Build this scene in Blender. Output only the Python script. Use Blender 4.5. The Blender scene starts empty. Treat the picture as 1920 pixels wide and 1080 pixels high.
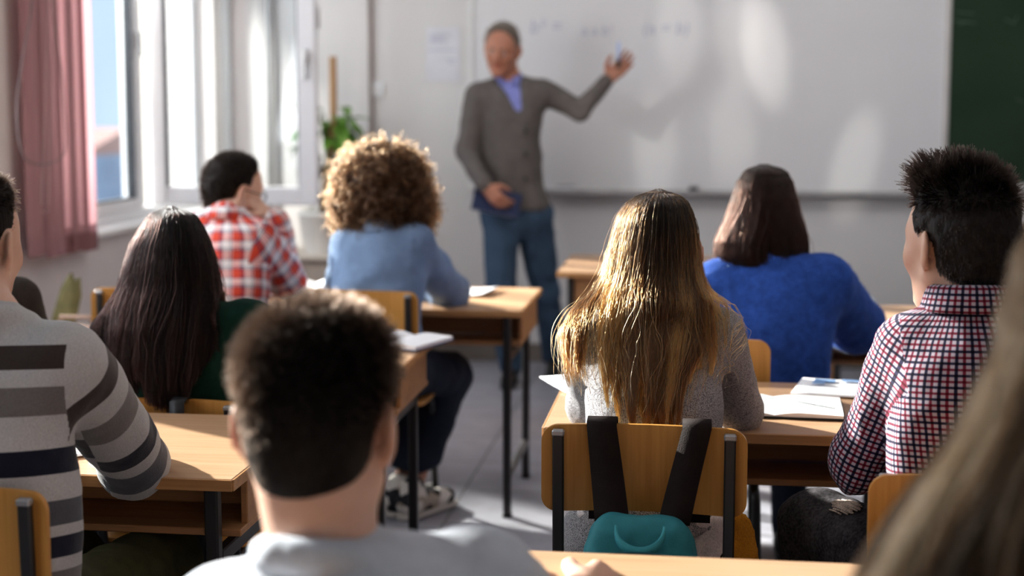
import bpy, math, random
import numpy as np
from mathutils import Vector, Matrix
random.seed(7); np.random.seed(7)
RNG = np.random.default_rng(11)
SC = bpy.context.scene
COL = SC.collection

# ------------------------------------------------------------------ camera geometry
F = 2667.0; YAW = math.radians(7.5); PITCH = math.radians(6.0); CAMH = 1.4
CY = 200 + F*math.tan(PITCH)
CA, SA = math.cos(YAW), math.sin(YAW)
RIGHT = np.array([CA, SA, 0.0]); FWD = np.array([-SA, CA, 0.0]); UP = np.array([0, 0, 1.0])

def ray(px, py):
    u = (px-960)/F; v = (CY-py)/F
    fh = math.cos(PITCH)+v*math.sin(PITCH); z = -math.sin(PITCH)+v*math.cos(PITCH)
    return np.array([u*CA-fh*SA, u*SA+fh*CA, z]), fh
def D(px, py, d):
    r, fh = ray(px, py); return r*(d/fh)+np.array([0, 0, CAMH])
def PZ(px, py, z):
    r, fh = ray(px, py); return r*((z-CAMH)/r[2])+np.array([0, 0, CAMH])
def PY(px, py, y):
    r, fh = ray(px, py); return r*(y/r[1])+np.array([0, 0, CAMH])
def PX(px, py, x):
    r, fh = ray(px, py); return r*(x/r[0])+np.array([0, 0, CAMH])
def A(*v): return np.array(v, float)
def nrm(v): v = np.asarray(v, float); return v/(np.linalg.norm(v)+1e-12)

# ------------------------------------------------------------------ materials
def new_mat(name):
    m = bpy.data.materials.new(name); m.use_nodes = True
    nt = m.node_tree; b = nt.nodes['Principled BSDF']
    return m, nt, b
def lk(nt, a, b): nt.links.new(a, b)
def rgba(c): return (c[0], c[1], c[2], 1.0)
def setp(b, col=None, rough=None, metal=None, spec=None):
    if col is not None: b.inputs['Base Color'].default_value = rgba(col)
    if rough is not None: b.inputs['Roughness'].default_value = rough
    if metal is not None: b.inputs['Metallic'].default_value = metal
    if spec is not None: b.inputs['Specular IOR Level'].default_value = spec
def node(nt, t, **kw):
    n = nt.nodes.new(t)
    for k, v in kw.items():
        if k in n.inputs.keys() if hasattr(n.inputs, 'keys') else False: n.inputs[k].default_value = v
        else: setattr(n, k, v)
    return n
def coords(nt, kind='Object', scale=(1, 1, 1)):
    tc = nt.nodes.new('ShaderNodeTexCoord'); mp = nt.nodes.new('ShaderNodeMapping')
    mp.inputs['Scale'].default_value = scale
    lk(nt, tc.outputs[kind], mp.inputs['Vector']); return mp.outputs['Vector']
def ramp(nt, fac, stops, const=False):
    r = nt.nodes.new('ShaderNodeValToRGB'); cr = r.color_ramp
    cr.interpolation = 'CONSTANT' if const else 'LINEAR'
    while len(cr.elements) > 1: cr.elements.remove(cr.elements[-1])
    cr.elements[0].position = stops[0][0]; cr.elements[0].color = rgba(stops[0][1])
    for p, c in stops[1:]:
        e = cr.elements.new(p); e.color = rgba(c)
    lk(nt, fac, r.inputs['Fac']); return r.outputs['Color']
def math_n(nt, op, a, b=None):
    n = nt.nodes.new('ShaderNodeMath'); n.operation = op
    for i, v in enumerate((a, b)):
        if v is None: continue
        if isinstance(v, (int, float)): n.inputs[i].default_value = v
        else: lk(nt, v, n.inputs[i])
    return n.outputs[0]
def noise(nt, vec, scale, detail=3.0, rough=.5):
    n = nt.nodes.new('ShaderNodeTexNoise'); n.inputs['Scale'].default_value = scale
    n.inputs['Detail'].default_value = detail; n.inputs['Roughness'].default_value = rough
    if vec is not None: lk(nt, vec, n.inputs['Vector'])
    return n.outputs['Fac']
def bump(nt, b, h, strength=.3, dist=.01):
    n = nt.nodes.new('ShaderNodeBump'); n.inputs['Strength'].default_value = strength
    n.inputs['Distance'].default_value = dist
    lk(nt, h, n.inputs['Height']); lk(nt, n.outputs['Normal'], b.inputs['Normal'])
def mixc(nt, fac, a, b, blend='MIX'):
    n = nt.nodes.new('ShaderNodeMix'); n.data_type = 'RGBA'; n.blend_type = blend
    for s, v in ((n.inputs[0], fac), (n.inputs[6], a), (n.inputs[7], b)):
        if isinstance(v, (int, float)): s.default_value = v
        elif isinstance(v, tuple): s.default_value = rgba(v)
        else: lk(nt, v, s)
    return n.outputs[2]

def mat_plain(name, col, rough=.5, metal=0, spec=.5, var=.08, vs=6, bumpy=0, bs=80):
    m, nt, b = new_mat(name); setp(b, col, rough, metal, spec)
    v = coords(nt)
    f = noise(nt, v, vs)
    c = ramp(nt, f, [(.3, tuple(x*(1-var) for x in col)), (.7, tuple(min(1, x*(1+var)) for x in col))])
    lk(nt, c, b.inputs['Base Color'])
    if bumpy: bump(nt, b, noise(nt, v, bs, 4), bumpy, .004)
    return m
def mat_wood(name, c1, c2, rough=.4, axis=0, scale=1.0, spec=.4):
    m, nt, b = new_mat(name); setp(b, c1, rough, 0, spec)
    s = [26*scale]*3; s[axis] = 1.6*scale
    v = coords(nt, 'Object', tuple(s))
    f = noise(nt, v, 1.6, 6, .62)
    s2 = [120*scale]*3; s2[axis] = 3.0*scale
    f2 = noise(nt, coords(nt, 'Object', tuple(s2)), 1.5, 3)
    c = ramp(nt, f, [(.3, c2), (.5, c1), (.72, tuple(min(1, x*1.12) for x in c1))])
    c = mixc(nt, .35, c, ramp(nt, f2, [(.35, c2), (.65, c1)]))
    lk(nt, c, b.inputs['Base Color']); bump(nt, b, f2, .08, .001)
    return m
def mat_cloth(name, col, rough=.9, weave=900, fuzz=.25, var=.12, bs=.5, vs=30):
    m, nt, b = new_mat(name); setp(b, col, rough, 0, .15)
    v = coords(nt)
    f = noise(nt, v, weave, 2); g = noise(nt, v, vs, 4)
    mix = math_n(nt, 'ADD', math_n(nt, 'MULTIPLY', f, .5), math_n(nt, 'MULTIPLY', g, .5))
    c = ramp(nt, mix, [(.35, tuple(x*(1-var*2) for x in col)), (.65, tuple(min(1, x*(1+var*2)) for x in col))])
    lk(nt, c, b.inputs['Base Color']); bump(nt, b, f, bs, .002)
    b.inputs['Sheen Weight'].default_value = fuzz; b.inputs['Sheen Roughness'].default_value = .5
    b.inputs['Sheen Tint'].default_value = rgba(tuple(min(1, x*1.5+.1) for x in col))
    return m
def mat_check(name, pu, pv, su, sv, rough=.85, mode='MULTIPLY', fac=1.0):
    m, nt, b = new_mat(name); setp(b, (1, 1, 1), rough, 0, .2)
    uv = nt.nodes.new('ShaderNodeUVMap'); uv.uv_map = 'UVMap'
    sp = nt.nodes.new('ShaderNodeSeparateXYZ'); lk(nt, uv.outputs['UV'], sp.inputs[0])
    fu = math_n(nt, 'FRACT', math_n(nt, 'DIVIDE', sp.outputs['X'], pu))
    fv = math_n(nt, 'FRACT', math_n(nt, 'DIVIDE', sp.outputs['Y'], pv))
    cu = ramp(nt, fu, su, True); cv = ramp(nt, fv, sv, True)
    c = mixc(nt, fac, cu, cv, mode)
    lk(nt, c, b.inputs['Base Color'])
    v = coords(nt); bump(nt, b, noise(nt, v, 700, 2), .25, .001)
    b.inputs['Sheen Weight'].default_value = .1
    return m
def mat_stripes(name, v0, v1, stops, rough=.9):
    m, nt, b = new_mat(name); setp(b, (1, 1, 1), rough, 0, .15)
    uv = nt.nodes.new('ShaderNodeUVMap'); uv.uv_map = 'UVMap'
    sp = nt.nodes.new('ShaderNodeSeparateXYZ'); lk(nt, uv.outputs['UV'], sp.inputs[0])
    f = math_n(nt, 'DIVIDE', math_n(nt, 'SUBTRACT', sp.outputs['Y'], v0), v1-v0)
    c = ramp(nt, f, stops, True)
    v = coords(nt); g = noise(nt, v, 420, 3)
    c = mixc(nt, .9, c, ramp(nt, g, [(.3, (.72, .72, .72)), (.7, (1, 1, 1))]), 'MULTIPLY')
    lk(nt, c, b.inputs['Base Color']); bump(nt, b, g, .5, .002)
    b.inputs['Sheen Weight'].default_value = .3
    return m
def mat_knit(name, dark, light, scale=300, rough=.95):
    m, nt, b = new_mat(name); setp(b, light, rough, 0, .1)
    v = coords(nt)
    vo = nt.nodes.new('ShaderNodeTexVoronoi'); vo.inputs['Scale'].default_value = scale; lk(nt, v, vo.inputs['Vector'])
    sp = nt.nodes.new('ShaderNodeSeparateColor'); lk(nt, vo.outputs['Color'], sp.inputs[0])
    c = ramp(nt, sp.outputs[0], [(.0, dark), (.35, tuple((a+c_)/2 for a, c_ in zip(dark, light))), (.5, light), (1, light)])
    d = ramp(nt, vo.outputs['Distance'], [(.0, (1, 1, 1)), (.7, (.45, .45, .47))])
    c = mixc(nt, .8, c, d, 'MULTIPLY')
    lk(nt, c, b.inputs['Base Color'])
    bump(nt, b, math_n(nt, 'SUBTRACT', 1.0, vo.outputs['Distance']), .7, .003)
    b.inputs['Sheen Weight'].default_value = .2
    return m
def mat_skin(name, col):
    m, nt, b = new_mat(name); setp(b, col, .48, 0, .35)
    v = coords(nt); f = noise(nt, v, 18, 4)
    c = ramp(nt, f, [(.3, (col[0]*.9, col[1]*.82, col[2]*.8)), (.7, col)])
    lk(nt, c, b.inputs['Base Color'])
    b.inputs['Subsurface Weight'].default_value = .25
    b.inputs['Subsurface Radius'].default_value = (1.0, .35, .2)
    b.inputs['Subsurface Scale'].default_value = .012
    bump(nt, b, noise(nt, v, 350, 2), .12, .001)
    return m
def mat_hairbase(name, col, rough=.6):
    m, nt, b = new_mat(name); setp(b, col, rough, 0, .25)
    v = coords(nt, 'Object', (1, 1, .12)); f = noise(nt, v, 220, 3)
    c = ramp(nt, f, [(.3, tuple(x*.5 for x in col)), (.7, tuple(x*1.25 for x in col))])
    lk(nt, c, b.inputs['Base Color']); bump(nt, b, f, .6, .004)
    return m
def mat_strand(name, root, tip, var=.5, rough=.3, ior=1.36, r0=.0, r1=1.0, alt=None, altf=.0):
    """hair strand shader: colour runs from root to tip and differs from strand to strand"""
    m = bpy.data.materials.new(name); m.use_nodes = True; nt = m.node_tree; nt.nodes.clear()
    out = nt.nodes.new('ShaderNodeOutputMaterial'); h = nt.nodes.new('ShaderNodeBsdfHairPrincipled')
    h.parametrization = 'COLOR'
    hi = nt.nodes.new('ShaderNodeHairInfo'); at = nt.nodes.new('ShaderNodeAttribute'); at.attribute_name = 'tone'
    c = ramp(nt, hi.outputs['Intercept'], [(r0, root), (r1, tip)])
    if alt is not None:
        sel = ramp(nt, at.outputs['Fac'], [(max(0, 1-altf-.15), (0, 0, 0)), (min(1, 1-altf+.15), (1, 1, 1))]); sel = math_n(nt, 'MULTIPLY', sel, ramp(nt, hi.outputs['Intercept'], [(r0, (.15, .15, .15)), (min(1, r0+.35), (1, 1, 1))]))
        c = mixc(nt, sel, c, alt)
    br = ramp(nt, math_n(nt, 'FRACT', math_n(nt, 'MULTIPLY', at.outputs['Fac'], 7.31)), [(0, (1-var,)*3), (1, (1, 1, 1))])
    c = mixc(nt, 1.0, c, br, 'MULTIPLY')
    lk(nt, c, h.inputs['Color']); h.inputs['Roughness'].default_value = rough; h.inputs['Radial Roughness'].default_value = .55; h.inputs['IOR'].default_value = ior
    h.inputs['Random Roughness'].default_value = .3
    lk(nt, h.outputs[0], out.inputs['Surface'])
    return m

# ------------------------------------------------------------------ mesh building
def mesh_np(name, V, Fq, mats, mi=None, uv=None, smooth=True):
    me = bpy.data.meshes.new(name)
    V = np.asarray(V, np.float32); Fq = np.asarray(Fq, np.int32)
    n, k = Fq.shape
    me.vertices.add(len(V)); me.vertices.foreach_set('co', V.ravel())
    me.loops.add(n*k); me.loops.foreach_set('vertex_index', Fq.ravel())
    me.polygons.add(n)
    me.polygons.foreach_set('loop_start', np.arange(0, n*k, k, dtype=np.int32))
    for m in (mats if isinstance(mats, (list, tuple)) else [mats]): me.materials.append(m)
    if mi is not None: me.polygons.foreach_set('material_index', np.asarray(mi, np.int32))
    me.polygons.foreach_set('use_smooth', np.full(n, smooth))
    if uv is not None:
        l = me.uv_layers.new(name='UVMap'); l.data.foreach_set('uv', np.asarray(uv, np.float32).ravel())
    me.update(calc_edges=True); me.validate()
    return me
class MB:
    """collects shapes into one mesh"""
    def __init__(s): s.v = []; s.f = []; s.sm = []
    def add(s, v, f, smooth=False):
        o = len(s.v); s.v += [tuple(map(float, p)) for p in v]
        s.f += [tuple(i+o for i in q) for q in f]; s.sm += [smooth]*len(f); return s
    def box(s, c, d, rz=0, R=None, bev=.004):
        """bevelled box, centre c, size d"""
        hx, hy, hz = [x/2 for x in d]; b = min(bev, hx*.45, hy*.45, hz*.45)
        vs = []; idx = {}
        for sx in (-1, 1):
            for sy in (-1, 1):
                for sz in (-1, 1):
                    for ax in range(3):
                        p = [sx*(hx-b), sy*(hy-b), sz*(hz-b)]
                        p[ax] += (sx, sy, sz)[ax]*b
                        idx[(sx, sy, sz, ax)] = len(vs); vs.append(p)
        fs = []
        def I(a, b_, c_, ax): return idx[(a, b_, c_, ax)]
        for sg in (-1, 1):
            fs.append([I(sg, -1, -1, 0), I(sg, 1, -1, 0), I(sg, 1, 1, 0), I(sg, -1, 1, 0)][::sg])
            fs.append([I(-1, sg, -1, 1), I(1, sg, -1, 1), I(1, sg, 1, 1), I(-1, sg, 1, 1)][::-sg])
            fs.append([I(-1, -1, sg, 2), I(1, -1, sg, 2), I(1, 1, sg, 2), I(-1, 1, sg, 2)][::sg])
        for a in (-1, 1):
            for c_ in (-1, 1):
                g = a*c_
                fs.append([I(-1, a, c_, 1), I(1, a, c_, 1), I(1, a, c_, 2), I(-1, a, c_, 2)][::g])
                fs.append([I(a, -1, c_, 0), I(a, 1, c_, 0), I(a, 1, c_, 2), I(a, -1, c_, 2)][::-g])
                fs.append([I(a, c_, -1, 0), I(a, c_, 1, 0), I(a, c_, 1, 1), I(a, c_, -1, 1)][::g])
        for sx in (-1, 1):
            for sy in (-1, 1):
                for sz in (-1, 1):
                    fs.append([I(sx, sy, sz, 0), I(sx, sy, sz, 1), I(sx, sy, sz, 2)][::sx*sy*sz])
        M = np.array(R) if R is not None else np.array([[math.cos(rz), -math.sin(rz), 0], [math.sin(rz), math.cos(rz), 0], [0, 0, 1]])
        vs = (np.array(vs)@M.T)+np.array(c)
        return s.add(vs, fs)
    def tube(s, pts, r, n=10, cap=True):
        pts = [np.array(p, float) for p in pts]; m = len(pts)
        rs = r if isinstance(r, (list, tuple, np.ndarray)) else [r]*m
        ref = None; vs = []
        for i, p in enumerate(pts):
            t = nrm((pts[min(i+1, m-1)]-pts[max(i-1, 0)]))
            if ref is None:
                ref = nrm(np.cross(t, A(0, 0, 1) if abs(t[2]) < .9 else A(1, 0, 0)))
            ref = nrm(ref-t*ref.dot(t)); b = np.cross(t, ref)
            for k in range(n):
                a = 2*math.pi*k/n; vs.append(p+rs[i]*(ref*math.cos(a)+b*math.sin(a)))
        fs = [(i*n+k, i*n+(k+1) % n, (i+1)*n+(k+1) % n, (i+1)*n+k) for i in range(m-1) for k in range(n)]
        if cap: fs += [tuple(range(n))[::-1], tuple(range((m-1)*n, m*n))]
        return s.add(vs, fs, True)
    def bar(s, p, q, w, h, bev=.003, up=(0, 0, 1)):
        p = np.array(p, float); q = np.array(q, float); t = nrm(q-p)
        u = np.array(up, float)
        if abs(t.dot(u)) > .95: u = A(0, 1, 0)
        x = nrm(np.cross(t, u)); z = np.cross(x, t)
        return s.box((p+q)/2, (w, np.linalg.norm(q-p), h), R=np.stack([x, t, z], 1), bev=bev)
    def strip(s, L, Rr, th=0.0, smooth=True):
        """ribbon between two point rows, with thickness"""
        L = np.array(L, float); Rr = np.array(Rr, float); m = len(L)
        if th <= 0:
            vs = np.concatenate([L, Rr]); fs = [(i, i+1, m+i+1, m+i) for i in range(m-1)]
            return s.add(vs, fs, smooth)
        T = np.gradient((L+Rr)/2, axis=0); N = np.cross(T, Rr-L); N /= np.linalg.norm(N, axis=1)[:, None]+1e-9
        vs = np.concatenate([L+N*th/2, Rr+N*th/2, Rr-N*th/2, L-N*th/2]); fs = []
        for i in range(m-1):
            for a in range(4):
                b = (a+1) % 4; fs.append((a*m+i, b*m+i, b*m+i+1, a*m+i+1))
        fs += [(0, 3*m, 2*m, m), (m-1, 2*m-1, 3*m-1, 4*m-1)]
        return s.add(vs, fs, smooth)
    def prism(s, poly, o, ex, ey, ez, th, smooth=False):
        """polygon (2-D) in plane ex,ey at o, extruded th along ez"""
        poly = np.array(poly, float); n = len(poly); o, ex, ey, ez = [np.array(q, float) for q in (o, ex, ey, ez)]
        a = o+poly[:, :1]*ex+poly[:, 1:]*ey; vs = np.concatenate([a, a+ez*th])
        fs = [tuple(range(n))[::-1], tuple(range(n, 2*n))]+[(i, (i+1) % n, n+(i+1) % n, n+i) for i in range(n)]
        return s.add(vs, fs, smooth)
    def build(s, name, mat, parent=None, kind=None):
        V = np.array(s.v, float); off = np.array(parent.get('_w', (0, 0, 0))) if parent is not None else np.zeros(3)
        me = bpy.data.meshes.new(name); me.from_pydata((V-off).tolist(), [], s.f)
        me.materials.append(mat); me.polygons.foreach_set('use_smooth', s.sm); me.update(); me.validate()
        return link(name, me, parent, kind)
WPOS = {}
def link(name, data, parent=None, kind=None):
    o = bpy.data.objects.new(name, data); COL.objects.link(o)
    if parent is not None:
        o.parent = parent; o['_w'] = list(parent.get('_w', (0, 0, 0)))
    else: o['_w'] = [0, 0, 0]
    if kind: o['kind'] = kind
    return o
def thing(name, label, cat, loc=(0, 0, 0), group=None):
    o = bpy.data.objects.new(name, None); COL.objects.link(o); o.empty_display_size = .1
    o.location = [float(x) for x in loc]; o['_w'] = [float(x) for x in loc]
    o['label'] = label; o['category'] = cat
    if group: o['group'] = group
    return o
def tag(o, label, cat, group=None):
    o['label'] = label; o['category'] = cat
    if group: o['group'] = group
    return o
def dup(root, loc, label, group=None):
    r = root.copy(); COL.objects.link(r); r.location = loc; r['label'] = label
    if group: r['group'] = group
    for ch in list(root.children):
        c = ch.copy(); COL.objects.link(c); c.parent = r
        for g in list(ch.children):
            d = g.copy(); COL.objects.link(d); d.parent = c
    return r
def rrect(w, h, r, n=6):
    pts = []
    for cx, cy, a0 in ((w/2-r, h/2-r, 0), (-w/2+r, h/2-r, 90), (-w/2+r, -h/2+r, 180), (w/2-r, -h/2+r, 270)):
        for i in range(n+1):
            a = math.radians(a0+90*i/n); pts.append((cx+r*math.cos(a), cy+r*math.sin(a)))
    return pts

# ------------------------------------------------------------------ signed distance fields -> smooth surfaces
LAT = np.random.default_rng(3).random((32, 32, 32)).astype(np.float32)
def vnoise(P, f, seed=0):
    q = np.asarray(P)*f+seed*7.31+100; i = np.floor(q).astype(int); t = q-i; t = t*t*(3-2*t); i %= 32; j = (i+1) % 32
    def L(a, b, c): return LAT[a, b, c]
    x0, y0, z0 = i[..., 0], i[..., 1], i[..., 2]; x1, y1, z1 = j[..., 0], j[..., 1], j[..., 2]
    tx, ty, tz = t[..., 0], t[..., 1], t[..., 2]
    a = L(x0, y0, z0)*(1-tx)+L(x1, y0, z0)*tx; b = L(x0, y1, z0)*(1-tx)+L(x1, y1, z0)*tx
    c = L(x0, y0, z1)*(1-tx)+L(x1, y0, z1)*tx; d = L(x0, y1, z1)*(1-tx)+L(x1, y1, z1)*tx
    return ((a*(1-ty)+b*ty)*(1-tz)+(c*(1-ty)+d*ty)*tz)*2-1
class Field:
    def __init__(s): s.p = []
    def cap(s, a, b, ra, rb=None, g=0, k=.02, flat=None, op='u'):
        s.p.append(('cap', np.array(a, float), np.array(b, float), ra, ra if rb is None else rb, g, k, flat, op)); return s
    def ell(s, c, r, R=None, g=0, k=.02, op='u'):
        r = np.array(r if hasattr(r, '__len__') else (r,)*3, float)
        s.p.append(('ell', np.array(c, float), r, np.eye(3) if R is None else np.array(R, float), None, g, k, None, op)); return s
    def plane(s, p0, n, k=.01):
        s.p.append(('pl', np.array(p0, float), nrm(n), None, None, 0, k, None, 'i')); return s
    def rbox(s, c, half, R=None, r=.01, g=0, k=.01, op='u'):
        s.p.append(('box', np.array(c, float), np.array(half, float), np.eye(3) if R is None else np.array(R, float), r, g, k, None, op)); return s
    def bounds(s):
        lo = []; hi = []
        for q in s.p:
            if q[8] != 'u': continue
            if q[0] == 'cap':
                m = max(q[3], q[4]); lo.append(np.minimum(q[1], q[2])-m); hi.append(np.maximum(q[1], q[2])+m)
            elif q[0] in ('ell', 'box'):
                m = q[2].max() if q[0] == 'ell' else np.linalg.norm(q[2])+q[4]
                lo.append(q[1]-m); hi.append(q[1]+m)
        return np.min(lo, 0), np.max(hi, 0)
    def solve(s, h):
        lo, hi = s.bounds(); lo = lo-h*3; hi = hi+h*3
        n = np.ceil((hi-lo)/h).astype(int)+1
        Fd = np.full(n, .2, np.float32); G = np.zeros(n, np.int16); B = np.full(n, 9, np.float32)
        ax = [lo[i]+h*np.arange(n[i]) for i in range(3)]
        for q in s.p:
            t, k, op = q[0], q[6], q[8]
            if t == 'pl':
                X, Y, Z = np.meshgrid(*ax, indexing='ij', sparse=True)
                d = ((X-q[1][0])*q[2][0]+(Y-q[1][1])*q[2][1]+(Z-q[1][2])*q[2][2]).astype(np.float32)
                hh = np.clip(.5-.5*(d-Fd)/k, 0, 1); Fd = (Fd*hh+d*(1-hh)+k*hh*(1-hh)).astype(np.float32); continue
            if t == 'cap': m = max(q[3], q[4]); l = np.minimum(q[1], q[2])-m; u = np.maximum(q[1], q[2])+m
            else:
                m = q[2].max() if t == 'ell' else np.linalg.norm(q[2])+q[4]; l = q[1]-m; u = q[1]+m
            pad = k+h*3+.02
            i0 = np.clip(((l-pad-lo)/h).astype(int), 0, n-1); i1 = np.clip(((u+pad-lo)/h).astype(int)+2, 1, n)
            if (i1 <= i0).any(): continue
            sl = tuple(slice(a, b) for a, b in zip(i0, i1))
            P = np.stack(np.meshgrid(*[ax[i][sl[i]] for i in range(3)], indexing='ij'), -1)
            if t == 'cap':
                ba = q[2]-q[1]; L2 = max(ba.dot(ba), 1e-9); w = P-q[1]
                tt = np.clip((w@ba)/L2, 0, 1); w = w-tt[..., None]*ba; sc = 1
                if q[7] is not None:
                    nn, sf = q[7]; dn = w@nn; w = w+dn[..., None]*nn*(sf-1); sc = .8
                d = (np.linalg.norm(w, axis=-1)-(q[3]+(q[4]-q[3])*tt))*sc
            elif t == 'ell':
                w = (P-q[1])@q[3]; k0 = np.linalg.norm(w/q[2], axis=-1); k1 = np.linalg.norm(w/(q[2]**2), axis=-1)
                d = k0*(k0-1)/np.maximum(k1, 1e-6)
            else:
                w = np.abs((P-q[1])@q[3])-(q[2]-q[4]); d = np.linalg.norm(np.maximum(w, 0), axis=-1)+np.minimum(w.max(-1), 0)-q[4]
            f = Fd[sl]; d = d.astype(np.float32)
            if op == 'u':
                hh = np.clip(.5+.5*(f-d)/k, 0, 1); Fd[sl] = f*(1-hh)+d*hh-k*hh*(1-hh)
                better = d < B[sl]; B[sl] = np.where(better, d, B[sl]); G[sl] = np.where(better, q[5], G[sl])
            else:
                d = -d; hh = np.clip(.5-.5*(d-f)/k, 0, 1); Fd[sl] = f*hh+d*(1-hh)+k*hh*(1-hh)
        return Fd, G, lo, h
    def mesh(s, h):
        Fd, G, lo, h = s.solve(h)
        S = Fd < 0
        n = np.array(Fd.shape)-1
        cnt = np.zeros(n, np.int8); pos = np.zeros(tuple(n)+(3,), np.float32); ne = np.zeros(n, np.int8)
        def cr(a): return tuple(slice(o, o+m) for o, m in zip(a, n))
        for a in np.ndindex(2, 2, 2): cnt += S[cr(a)]
        act = (cnt > 0) & (cnt < 8); ii = np.argwhere(act)
        P = np.zeros((len(ii), 3)); N = np.zeros(len(ii))
        for axn in range(3):
            for o in np.ndindex(2, 2):
                a = [0, 0, 0]; oth = [i for i in range(3) if i != axn]; a[oth[0]] = o[0]; a[oth[1]] = o[1]; b = list(a); b[axn] = 1
                fa = Fd[tuple((ii+a).T)]; fb = Fd[tuple((ii+b).T)]; c = (fa < 0) != (fb < 0)
                t = np.where(c, fa/np.where(c, fa-fb, 1), 0)
                pt = np.array(a, float)[None].repeat(len(ii), 0); pt[:, axn] = t
                P += pt*c[:, None]; N += c
        V = (ii+P/N[:, None])*h+lo
        gid = G[tuple((ii+(P/N[:, None] > .5)).T)]
        idx = np.full(n, -1, np.int64); idx[act] = np.arange(len(ii))
        Q = []
        for axn in range(3):
            oth = [i for i in range(3) if i != axn]
            a = [slice(None)]*3; b = [slice(None)]*3; a[axn] = slice(0, -1); b[axn] = slice(1, None)
            sa, sb = S[tuple(a)], S[tuple(b)]; c = np.argwhere(sa != sb)
            ok = (c[:, oth[0]] > 0) & (c[:, oth[1]] > 0) & (c[:, oth[0]] < n[oth[0]]) & (c[:, oth[1]] < n[oth[1]]); c = c[ok]
            ins = sa[tuple(c.T)]
            def g(d0, d1):
                e = c.copy(); e[:, oth[0]] += d0; e[:, oth[1]] += d1; return idx[tuple(e.T)]
            q = np.stack([g(-1, -1), g(0, -1), g(0, 0), g(-1, 0)], 1)
            flip = ins if axn != 1 else ~ins
            q[~flip] = q[~flip][:, ::-1]; Q.append(q)
        Q = np.concatenate(Q); Q = Q[(Q >= 0).all(1)]
        return V, Q, gid
def vnormals(V, Q):
    fn = np.cross(V[Q[:, 2]]-V[Q[:, 0]], V[Q[:, 3]]-V[Q[:, 1]]); N = np.zeros_like(V)
    for i in range(4): np.add.at(N, Q[:, i], fn)
    return N/(np.linalg.norm(N, axis=1)[:, None]+1e-12)
def smooth_mesh(V, Q, it=2, lam=.5):
    n = len(V)
    for _ in range(it):
        S = np.zeros_like(V); c = np.zeros(n)
        for i in range(4):
            a, b = Q[:, i], Q[:, (i+1) % 4]
            np.add.at(S, a, V[b]); np.add.at(c, a, 1); np.add.at(S, b, V[a]); np.add.at(c, b, 1)
        V = V+lam*(S/np.maximum(c, 1)[:, None]-V)
    return V
def field_obj(name, fld, h, mats, parent, gmat=None, uvf=None, fold=None, it=2, seams=()):
    """surface of a field as one mesh object. gmat: group->material slot; uvf: group->(origin, axis, e1, e2, a, b); fold: fn(V,N,g)->offset along N"""
    V, Q, g = fld.mesh(h)
    V = smooth_mesh(V, Q, it)
    if fold is not None:
        N = vnormals(V, Q); V = V+N*fold(V, N, g)[:, None]
    fg = g[Q[:, 0]].copy()
    for (pt, nn, a, b, rm, gt, ga) in seams:
        C = V[Q].mean(1); ba = b-a; tt = np.clip(((C-a)@ba)/(ba@ba), 0, 1); near = np.linalg.norm(C-a-tt[:, None]*ba, axis=1) < rm[0]+(rm[1]-rm[0])*np.clip(1-tt/.35, 0, 1)
        cand = np.isin(fg, (gt, ga)); sl = ((C-pt)@nn > 0) & near
        fg[cand & sl] = ga; fg[cand & ~sl & (fg == ga)] = gt
        va = np.zeros(len(V), bool); vb = va.copy(); va[Q[fg == ga].ravel()] = True; vb[Q[fg == gt].ravel()] = True
        m = va & vb; dv = (V[m]-pt)@nn; dv = np.where(np.abs(dv) < .012, dv, 0); V[m] -= dv[:, None]*nn
    mi = None
    if gmat is not None:
        mi = np.zeros(len(Q), int)
        for k, m in gmat.items(): mi[fg == k] = m
    uv = None
    if uvf is not None:
        uv = np.zeros((len(Q), 4, 2))
        for k, (o, ax, e1, e2, a, b) in uvf.items():
            m = fg == k
            if not m.any(): continue
            W = V[Q[m]]-o; v = W@ax; R = (a+b)/2
            u = np.arctan2((W@e2)/b, (W@e1)/a)*R; per = 2*math.pi*R
            u = u-np.round((u-u[:, :1])/per)*per
            uv[m] = np.stack([u, v], -1)
    off = np.array(parent.get('_w', (0, 0, 0)))
    me = mesh_np(name, V-off, Q, mats, mi, uv)
    o = link(name, me, parent)
    return o, V, Q, g
def curves_obj(name, strands, mat, parent, r0=.0005, r1=.0002, tone=None):
    """strands: array n x k x 3 in world coordinates"""
    S = np.asarray(strands, np.float32); n, k, _ = S.shape
    off = np.array(parent.get('_w', (0, 0, 0)), np.float32)
    hc = bpy.data.hair_curves.new(name); hc.add_curves([k]*n)
    hc.attributes['position'].data.foreach_set('vector', (S-off).ravel())
    a = hc.attributes.get('radius') or hc.attributes.new('radius', 'FLOAT', 'POINT')
    rr = np.linspace(r0, r1, k, dtype=np.float32)[None].repeat(n, 0)*RNG.uniform(.7, 1.3, (n, 1)).astype(np.float32)
    a.data.foreach_set('value', rr.ravel())
    tn_ = hc.attributes.new('tone', 'FLOAT', 'CURVE'); tn_.data.foreach_set('value', np.asarray(RNG.random(n) if tone is None else np.clip(tone, 0, 1), np.float32))
    hc.materials.append(mat)
    return link(name, hc, parent)
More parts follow.
